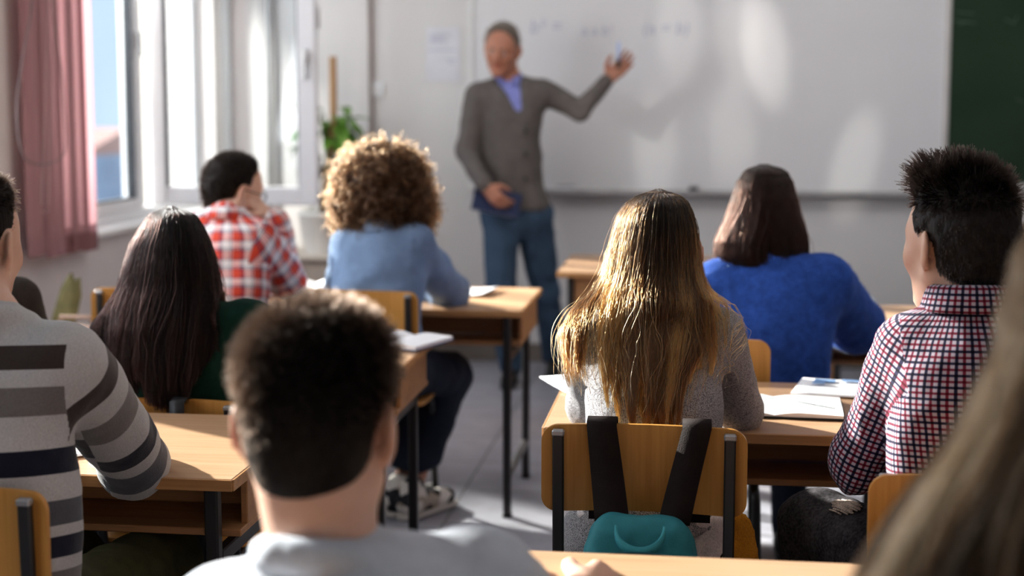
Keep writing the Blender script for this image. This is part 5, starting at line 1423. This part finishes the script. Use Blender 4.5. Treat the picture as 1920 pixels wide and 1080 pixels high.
# ---------------------------------------------------------------- dark haired girl in green
n = rdir(2)
J = dict(neck=D(322, 590, 3.36), shL=D(236, 640, 3.36), shR=D(464, 614, 3.34), waist=D(330, 770, 3.34), pelvis=D(330, 905, 3.34),
         elL=D(222, 745, 3.50), wrL=D(300, 690, 3.72), elR=D(492, 735, 3.45), wrR=D(400, 690, 3.72))
p = seated('girl with long dark brown hair in a dark green sweater', J, n)
hc, hB = D(320, 492, 3.40), basis(0, -12)
body(p, J, hc, hB, n, ('light', (.72, .48, .37)), hw=.12, hands=[(J['wrL'], A(.8, .6, 0), A(0, 0, -1), A(.5, .5, 0), .5, .92, .7), (J['wrR'], A(-.8, .6, 0), A(0, 0, -1), A(-.5, .5, 0), .6, .92, .7)])
M_gr = mat_cloth('dark_green_knit', (.010, .038, .027), .92, 420, .3, .14, .4)
_, KV, KQ, _ = top_garment(p, 'green_sweater', J, n, .150, .012, M_gr, ends=(1, 1), h=.008, fold=folds(.007, 11, 51), neck=(J['neck'], n, .062, 1), shr=.056, arms=(.054, .050, .034), hem=D(330, 880, 3.28))
trousers(p, J, M_jean_d)
for S in 'LR': shoe('shoe', J, S, n, M_shoe_b, M_soleb, p, .25)
DH = LongHair([(388, 314, 326, 3.40, .015, .012), (392, 298, 342, 3.40, .045, .03), (402, 283, 362, 3.395, .07, .05), (425, 266, 379, 3.39, .095, .07), (460, 247, 394, 3.385, .112, .08), (500, 236, 404, 3.38, .118, .08), (540, 228, 409, 3.37, .115, .07), (580, 212, 408, 3.35, .115, .05), (620, 202, 404, 3.335, .12, .04), (680, 202, 394, 3.32, .125, .04), (740, 222, 378, 3.31, .13, .04), (790, 235, 366, 3.30, .13, .04)], sq=((0, 1), (.42, .9), (.6, .5), (1, .4)))
tn2 = lambda py: (py-388)/(790-388)
MH_K = mat_hairbase('dark_brown_hair', (.022, .012, .011)); hb = DH.base(p, MH_K, t1=tn2(650), scale=.92)
MS_K = mat_strand('dark_brown_strand', (.005, .003, .0026), (.014, .006, .005), .6, .36, 1.3, .2, 1, alt=(.050, .022, .017), altf=.3)
def tipK(th): return tn2(np.interp(math.sin(th), [-1, -.7, -.3, .2, .6, .85, 1], [690, 715, 745, 752, 735, 690, 640]))
DH.strands('hair_strands', hb, MS_K, 11000, 24, 75, 1.8, tipK, jit=.13, wav=.012, r0=.0007, r1=.0004, clump=.7, seed=14, fly=.02, tvar=.06, clw=.04, avoid=(KV, KQ, .004))
DH.strands('crown_strands', hb, MS_K, 2500, 14, 200, 3.14, lambda q: .4, jit=.2, wav=.003, r0=.0007, r1=.0005, clump=.1, seed=16, fly=.0, rad=(.96, 1.02))

# ---------------------------------------------------------------- boy in striped sweater
n = rdir(-4)
J = dict(neck=D(-22, 598, 2.33), shL=D(-190, 680, 2.33), shR=D(120, 678, 2.31), waist=D(-18, 950, 2.29), pelvis=D(-15, 1200, 2.29),
         elL=D(-200, 900, 2.5), wrL=D(-60, 830, 2.8), elR=D(254, 868, 2.60), wrR=D(178, 812, 2.86),
         hipR=D(70, 1195, 2.31), knR=D(300, 1055, 2.74), anR=D(300, 1400, 2.72))
J['anR'][2] = .09
p = seated('boy in grey and navy striped sweater at the left edge', J, n)
hc, hB = D(-62, 462, 2.40), basis(-2, -6)
body(p, J, hc, hB, n, ('light', (.72, .48, .37)), hw=.13, hands=[(J['wrL'], A(.8, .6, 0), A(0, 0, -1), A(.5, .5, 0), .5, 1, .7), (J['wrR'], A(-.8, .6, 0), A(0, 0, -1), A(-.5, .5, 0), .6, 1, .7)])
LG, GY, BR, NV2, DG = (.52, .51, .51), (.20, .185, .18), (.060, .045, .042), (.016, .018, .034), (.105, .108, .125)
up = nrm(J['neck']-J['waist'])
def vz(py): return float((D(60, py, 2.22)-J['waist'])@up)
vs = [1060, 1010, 985, 945, 892, 845, 780, 728, 690, 648, 560]; cols = [GY, NV2, LG, DG, LG, NV2, LG, GY, LG, BR, LG]
ed = [1075, 1040, 1008, 985, 943, 890, 845, 780, 728, 692, 650]
v0, v1 = vz(1160), vz(560)
st = [(0, LG)]
for pa, c in ((1120, GY), (1075, LG), (1048, NV2), (1010, LG), (988, DG), (943, LG), (892, NV2), (846, LG), (782, GY), (728, LG), (694, BR), (650, LG)):
    st.append(((vz(pa)-v0)/(v1-v0), c))
M_str = mat_stripes('striped_knit_body', v0, v1, st)
Lu = float(np.linalg.norm(J['shR']-J['elR']))
sv = lambda f: f     # fraction from elbow (0) to shoulder (1)
M_sl = mat_stripes('striped_knit_sleeve', 0, Lu, [(0, LG), (.03, DG), (.17, LG), (.25, NV2), (.36, LG), (.54, GY), (.71, LG), (.85, BR), (.97, LG)])
M_cf = mat_stripes('striped_knit_forearm', -.25, 0.0, [(0, LG), (.95, LG)])
ends = (1, .30)
top_garment(p, 'striped_sweater', J, n, .140, .012, None, seam_out=.020, mats=[M_str, M_sl, M_cf], gmat={1: 0, 2: 1, 4: 1, 3: 2, 5: 2}, ends=(1, .42), h=.0065, fold=folds(.006, 10, 61), neck=(J['neck'], n, .064, 1), shr=.056, arms=(.057, .050, .044), hem=D(-15, 1150, 2.29))
f = Field(); el, wr = J['elR'], J['wrR']; q = el+(wr-el)*.42; neck_ring(f, q, A(0, 0, 1), .04, 0)
M_olive = mat_cloth('olive_twill', (.060, .058, .028), .9, 500, .1, .12, .3)
trousers(p, J, M_olive, rt=.085, rk=.070, h=.009, fold=folds(.009, 12, 71))
for S in 'LR': shoe('shoe', J, S, n, M_shoe_b, M_soleb, p)
f = scalp_field(hc, hB, 1.0, .005, brow=.05, nape=-.06, extra=lambda f, P: f.ell(P(0, .0, .090), np.array((.068, .085, .040)), hB, k=.03))
hb, V, Q, g = field_obj('hair', f, .007, MH_P, p)
short_strands('hair_strands', hb, MS_P, V, Q, 5000, lambda p_, nn, g: nn*.8+hB@A(0, -.3, -.3)+g.normal(0, .2, nn.shape), lambda p_, nn, g: np.where((p_[:, 2]-hc[2]) > .06, .014, .004)*g.uniform(.6, 1.2, len(p_)), 4, .0006, .0003)

# ---------------------------------------------------------------- student in dark grey, half hidden
n = rdir(0)
J = dict(neck=D(-62, 535, 3.52), shL=D(-175, 600, 3.52), shR=D(22, 572, 3.50), waist=D(-60, 720, 3.48), pelvis=D(-60, 862, 3.45),
         elL=D(-180, 710, 3.65), wrL=D(-100, 690, 3.9), elR=D(62, 690, 3.6), wrR=D(0, 685, 3.85))
p = seated('student in dark grey sweater hidden behind the striped boy, only a shoulder showing', J, n)
hc, hB = D(-70, 445, 3.58), basis(0, -6)
body(p, J, hc, hB, n, ('light', (.72, .48, .37)), hw=.125)
top_garment(p, 'grey_sweater', J, n, .15, .016, mat_cloth('charcoal_knit', (.050, .042, .038), .95, 300, .3), ends=(1, 1), h=.010, fold=folds(.006, 11, 81), neck=(J['neck'], n, .064, 1), shr=.066, arms=(.056, .05, .036))
trousers(p, J, M_jean_d, h=.012)
for S in 'LR': shoe('shoe', J, S, n, M_shoe_b, M_soleb, p)
hb, V, Q, g = field_obj('hair', scalp_field(hc, hB), .008, MH_P, p)

# ---------------------------------------------------------------- blurred boy in pale grey tee
n = rdir(-8)
J = dict(neck=D(612, 1045, 1.59), shL=D(425, 1165, 1.60), shR=D(900, 1098, 1.65), waist=D(660, 1380, 1.48), pelvis=D(660, 1640, 1.46),
         elL=D(370, 1400, 1.68), wrL=D(560, 1300, 1.92), elR=D(985, 1180, 1.86), wrR=D(1092, 1112, 1.95))
J['pelvis'][2] = .55; J['waist'][2] = .72
J['elL'][2] = .74; J['wrL'] = A(-.30, 1.80, .77)
p = seated('blurred boy in pale grey tee seen from behind in the foreground', J, n)
hc, hB = D(598, 798, 1.62), basis(-3, -6)
body(p, J, hc, hB, n, ('light', (.72, .48, .37)), hw=.135, s=1.04, neckr=.060, armr=(.042, .037, .027), hands=[(J['wrL'], A(.8, .5, 0), A(0, 0, -1), A(.3, .8, 0), .5, 1, .7), (J['wrR'], D(1176, 1074, 2.06)-J['wrR'], A(-.3, .4, -.8), A(-.4, .6, .5), .9, 1, .8)])
M_tee = mat_cloth('pale_grey_jersey', (.50, .53, .58), .9, 700, .2, .05, .2)
top_garment(p, 'tee_shirt', J, n, .150, .012, M_tee, ends=(.0, .0), h=.008, fold=folds(.009, 9, 91), neck=(J['neck']+UP*.005, n, .072, 1), shr=.060, arms=(.058, .046, .04), hem=A(0, 0, .50))
trousers(p, J, M_jean_d, h=.012)
for S in 'LR': shoe('shoe', J, S, n, M_shoe_b, M_soleb, p)
f = scalp_field(hc, hB, 1.04, .006, brow=.06, nape=-.094, extra=lambda f, P: f.ell(P(0, .0, .080), np.array((.075, .095, .052)), hB, k=.04))
hb, V, Q, g = field_obj('hair', f, .007, MH_P, p)
short_strands('hair_strands', hb, MS_P, V, Q, 12000, lambda p_, nn, g: nn*.8+hB@A(0, -.2, -.3)+g.normal(0, .25, nn.shape), lambda p_, nn, g: (.003+.017*np.clip((p_[:, 2]-hc[2]+.02)/.09, 0, 1)**1.5)*g.uniform(.6, 1.2, len(p_)), 4, .0007, .0003)

# ---------------------------------------------------------------- blurred long haired girl nearest the camera
n = rdir(4)
J = dict(neck=D(2110, 860, 1.22), shL=D(1790, 1080, 1.22), shR=D(2440, 1040, 1.22), waist=D(2100, 1600, 1.2), pelvis=D(2100, 2000, 1.2),
         elL=D(1720, 1500, 1.35), wrL=D(1850, 1350, 1.65), elR=D(2500, 1500, 1.35), wrR=D(2300, 1350, 1.65))
J['pelvis'][2] = .56; J['waist'][2] = .76; J['elL'][2] = .80; J['elR'][2] = .80; J['wrL'][2] = .78; J['wrR'][2] = .78
p = seated('blurred girl with very long brown blonde hair at the right edge', J, n)
hc, hB = D(2110, 612, 1.25), basis(0, -6)
body(p, J, hc, hB, n, ('light', (.72, .48, .37)), hw=.115, s=.96, ears=False)
top_garment(p, 'white_top', J, n, .125, .010, mat_cloth('white_jersey', (.62, .62, .66), .9), ends=(1, 1), h=.009, fold=folds(.007, 10, 95), neck=(J['neck'], n, .064, 1), shr=.048, arms=(.044, .040, .034), hem=A(0, 0, .5))
trousers(p, J, M_jean_d, h=.012)
for S in 'LR': shoe('shoe', J, S, n, M_shoe_b, M_soleb, p, .25)
FH = LongHair([(325, 2090, 2130, 1.25, .015, .012), (333, 2050, 2170, 1.25, .045, .03), (352, 2005, 2215, 1.25, .068, .06), (400, 1950, 2270, 1.245, .092, .085), (470, 1912, 2308, 1.24, .108, .095), (560, 1888, 2330, 1.235, .112, .08), (650, 1862, 2340, 1.23, .112, .07), (720, 1832, 2350, 1.22, .112, .06), (800, 1792, 2360, 1.21, .115, .05), (880, 1735, 2370, 1.20, .118, .05), (950, 1682, 2380, 1.195, .12, .05), (1020, 1640, 2390, 1.19, .12, .05), (1100, 1605, 2390, 1.185, .12, .05), (1300, 1560, 2380, 1.18, .12, .04), (1500, 1600, 2350, 1.18, .12, .04)])
MH_F = mat_hairbase('ash_brown_hair', (.085, .058, .040)); hb = FH.base(p, MH_F, t1=.66, scale=.90)
MS_F = mat_strand('ash_brown_strand', (.010, .006, .004), (.050, .027, .013), .7, .34, 1.32, .2, .6, alt=(.36, .20, .095), altf=.36)
FH.strands('hair_strands', hb, MS_F, 14000, 26, 24, 1.8, None, jit=.09, wav=.012, r0=.0006, r1=.0004, clump=.85, tonec=.9, seed=24, fly=.015, tvar=.08)
FH.strands('crown_strands', hb, MS_F, 4000, 16, 200, 3.14, lambda q: .22, jit=.2, wav=.003, r0=.0007, r1=.0005, clump=.1, seed=26, fly=.0, rad=(.97, 1.03))

# ---------------------------------------------------------------- teacher
n = nrm(-FWD+RIGHT*(-.10)); sd = np.cross(n, UP)
J = dict(neck=D(954, 147, 7.16), shR=D(894, 178, 7.14), shL=D(1018, 172, 7.16), waist=D(955, 305, 7.16), pelvis=D(966, 392, 7.16),
         elR=D(876, 285, 7.10), wrR=D(910, 350, 6.96), elL=D(1088, 208, 7.18), wrL=D(1139, 150, 7.16),
         hipR=D(938, 402, 7.14), hipL=D(1000, 402, 7.17), knR=D(938, 548, 7.08), knL=D(1022, 545, 7.26), anR=D(957, 690, 7.14), anL=D(1040, 675, 7.40))
J['anR'][2] = .09; J['anL'][2] = .09
p = thing('person', 'grey-haired teacher in brown-grey cardigan and jeans pointing at the whiteboard', 'person', base_loc(J))
# head looks to the front left of the photograph and down a little
hc = D(941, 93, 7.10); hB = basis(180+7.5-14, -18, -7)
hR = (J['wrR'], nrm(D(948, 390, 6.93)-J['wrR']), nrm(A(.2, .9, .1)), -n*.2+RIGHT*.8+UP*.3, .8, 1.0, .8)
hL = (J['wrL'], nrm(D(1178, 112, 7.14)-J['wrL']), nrm(-FWD*.9-RIGHT*.2+UP*.1), -RIGHT*.4+UP, .32, 1.02, .8)
body(p, J, hc, hB, n, ('teacher', (.50, .26, .18)), hw=.13, s=1.0, h=.006, hands=[hR, hL], neckr=.056)
MH_T = mat_hairbase('greying_hair', (.20, .17, .145)); face_parts(p, hc, hB, 1.0, MH_T)
f = scalp_field(hc, hB, 1.0, .010, brow=.020, nape=-.06, extra=lambda f, P: f.ell(P(0, .045, .080), np.array((.064, .075, .036)), hB, k=.03))
hb, V, Q, g = field_obj('hair', f, .007, MH_T, p, fold=lambda V, N, g: .003*vnoise(V, 60, 2))
MS_T = mat_strand('greying_strand', (.10, .085, .07), (.26, .23, .20), .5, .4)
short_strands('hair_strands', hb, MS_T, V, Q, 4000, lambda p_, nn, g: nn*.5+hB@A(.4, .2, .1)+g.normal(0, .2, nn.shape), lambda p_, nn, g: g.uniform(.006, .018, len(p_)), 4, .0009, .0004)
M_card = mat_cloth('brown_grey_knit', (.150, .136, .128), .92, 260, .3, .06, .6)
vp = D(978, 222, 6.98)
def vcut(f):
    # V opening of the cardigan
    c = (J['neck']+vp)/2
    for q in np.linspace(0, 1, 14):
        a = J['neck']+n*.09+UP*.015; b = vp+n*.05; m_ = a+(b-a)*q
        f.ell(m_, (.080*(1-q)+.006, .10, .020), np.stack([sd, n, UP], 1), op='s', k=.006)
fT = folds(.010, 9, 101)
f = Field(); torso(f, J, .150, .012, n, g=1, shr=.056); arm(f, J, 'L', .010, g=2, end=.93); arm(f, J, 'R', .010, g=4, end=.93)
f.cap(J['pelvis']-UP*.0, J['pelvis']-UP*.02, .165, .168, g=1, k=.03, flat=(n, 1.35)); vcut(f); f.plane(J['pelvis']+UP*.0, -UP, k=.006)
o, *_ = field_obj('cardigan', f, .0085, M_card, p, fold=fT)
bt = MB(); M_btn = mat_plain('button_dark', (.03, .025, .02), .4)
for py in (245, 290, 335):
    c = D(986, py, 7.03); bt.tube([c, c+n*.012], .010, 12)
bt.build('buttons', M_btn, o)
M_shirt = mat_cloth('lavender_blue_shirt', (.27, .30, .62), .85, 700, .1, .06, .2)
f = Field(); torso(f, J, .140, .006, n, g=1, shr=.050, low=False); f.plane(J['waist']+UP*.0, -UP); field_obj('shirt', f, .009, M_shirt, p)
ring_collar(p, 'shirt_collar', J['neck']-UP*.020, n, .062, .042, 0, M_shirt, tilt=.30, gap=.42)
f = Field(); legs(f, J, .010, rt=.084, rk=.062, ra=.050); f.cap(J['pelvis']+UP*.04, J['pelvis'], .150, .150, k=.04, flat=(n, 1.4)); f.plane(A(0, 0, .06), -UP)
field_obj('jeans', f, .009, M_jean, p, fold=folds(.010, 10, 111))
for S in 'LR': shoe('shoe', J, S, n, M_shoe_b, M_soleb, p, .28)
# book in his hand, marker in the raised hand
bkc = D(932, 378, 6.985); bk = thing('book', 'navy book with pale page edges held low in the teacher\'s hand', 'book', bkc-UP*.05)
Rb = np.stack([nrm(RIGHT+FWD*.10-UP*.22), nrm(FWD-RIGHT*.1-UP*.25), UP], 1); Rb[:, 2] = np.cross(Rb[:, 0], Rb[:, 1]); Rb[:, 1] = np.cross(Rb[:, 2], Rb[:, 0])
m = MB(); m.box(bkc+Rb[:, 1]*.028, (.235, .004, .12), R=Rb, bev=.001); m.box(bkc+Rb[:, 1]*.002, (.235, .004, .12), R=Rb, bev=.001); m.box(bkc+Rb[:, 1]*.015+Rb[:, 2]*.06, (.235, .03, .004), R=Rb, bev=.001); m.build('cover', M_navy, bk)
MB().box(bkc+Rb[:, 1]*.015-Rb[:, 2]*.002, (.228, .021, .112), R=Rb, bev=.001).build('pages', M_paper, bk)
mc = D(1160, 96, 7.10); mk = thing('marker_pen', 'pale blue marker pen upright in the teacher\'s raised hand', 'marker pen', mc)
MB().tube([mc-UP*.045, mc+UP*.045], .009, 12).build('barrel', mat_plain('marker_blue', (.45, .55, .78), .4), mk); MB().tube([mc-UP*.085, mc-UP*.045], .0105, 12).build('cap', M_black, mk)
# ================================================================== CAMERA, LIGHT, WORLD
cd = bpy.data.cameras.new('camera'); cam = bpy.data.objects.new('camera', cd); COL.objects.link(cam)
cd.sensor_width = 36; cd.lens = F/1920*36; cd.shift_y = -(540-CY)/1920
cam.location = (0, 0, CAMH); cam.rotation_euler = (math.pi/2-PITCH, 0, YAW)
cd.dof.use_dof = True; cd.dof.focus_distance = 2.72; cd.dof.aperture_fstop = 2.15; cd.clip_start = .05
SC.camera = cam
def lamp(name, kind, loc, energy, col=(1, 1, 1), target=None, **kw):
    l = bpy.data.lights.new(name, kind); l.energy = energy; l.color = col
    for k, v in kw.items(): setattr(l, k, v)
    o = bpy.data.objects.new(name, l); COL.objects.link(o); o.location = loc
    if target is not None: o.rotation_euler = (Vector(target)-Vector(loc)).to_track_quat('-Z', 'Y').to_euler()
    return o
w = bpy.data.worlds.new('sky'); SC.world = w; w.use_nodes = True
bg = w.node_tree.nodes['Background']; bg.inputs['Color'].default_value = (.60, .75, .92, 1); bg.inputs['Strength'].default_value = 1.15
sun = lamp('sun', 'SUN', (-8, 6, 6), 19.0, (1.0, .95, .87)); sun.data.angle = math.radians(1.2)
sun.rotation_euler = Vector((1.0, -.52, -.42)).to_track_quat('-Z', 'Y').to_euler()
# added spot imitates sunlight through the visible window on the far-left students
lamp('window_sunlight', 'SPOT', (-6.6, 9.6, 4.0), 11500, (1.0, .94, .84), target=(-.9, 4.6, 1.0), spot_size=math.radians(15), spot_blend=.35, shadow_soft_size=.12)
lamp('yard_light', 'SPOT', (-5.5, 3.0, 6.0), 3800, (1, .97, .90), target=(-3.2, 10.7, 1.6), spot_size=math.radians(50), spot_blend=.5, shadow_soft_size=.5)  # added spot with no real lamp behind it, brightens the cream facade
# daylight pouring through the windows
for i, (y0, y1, zt_) in enumerate(OPEN):
    e = (5, 10, 40, 8)[i]
    lamp('window_daylight', 'AREA', (XL-.02, (y0+y1)/2, 1.7 if i < 3 else 2.22), e, (.93, .96, 1.0), target=(0, (y0+y1)/2-.3, 1.1), shape='RECTANGLE', size=y1-y0-.2, size_y=1.1 if i < 3 else .45)
lamp('ceiling_light', 'AREA', (.8, 3.8, ZC-.08), 20, (.97, .98, 1.0), target=(.8, 3.8, 0), shape='RECTANGLE', size=4.5, size_y=6)  # unseen area fill, added to lift the ambient light of the room
lamp('ceiling_light', 'AREA', (.5, 5.4, ZC-.08), 25, (.98, .98, 1.0), target=(.3, 7.7, 1.2), shape='RECTANGLE', size=4.5, size_y=1)  # second unseen fill, added to brighten the front wall
# added spots put imitation sun glints on the whiteboard
for (px, py, sx, e, rot) in ((1430, 90, .10, 18, 8), (1270, 60, .09, 8, 0), (1385, 60, .05, 8, 5), (1600, 310, .10, 12, -12), (1225, 270, .10, 8, 0), (1370, 250, .10, 7, 0), (935, 60, .12, 8, 0)):
    tgt = PY(px, py, YF-.03); src = tgt+A(-1.6, -2.6, .5)
    o = lamp('sun_glint', 'SPOT', src, e*6, (1, .95, .88), target=tgt, spot_size=math.radians(14), spot_blend=.9, shadow_soft_size=.02)
    o.rotation_euler.rotate_axis('Z', math.radians(rot)); o.scale = (.35, 1.0, 1)
SC.view_settings.view_transform = 'Standard'; SC.view_settings.look = 'Medium High Contrast'; SC.view_settings.exposure = -0.05
SC.cycles.max_bounces = 8; SC.cycles.transparent_max_bounces = 12; SC.cycles.caustics_reflective = False; SC.cycles.caustics_refractive = False
SC.cycles.sample_clamp_indirect = 4.0
for o in bpy.data.objects:
    if '_w' in o: del o['_w']
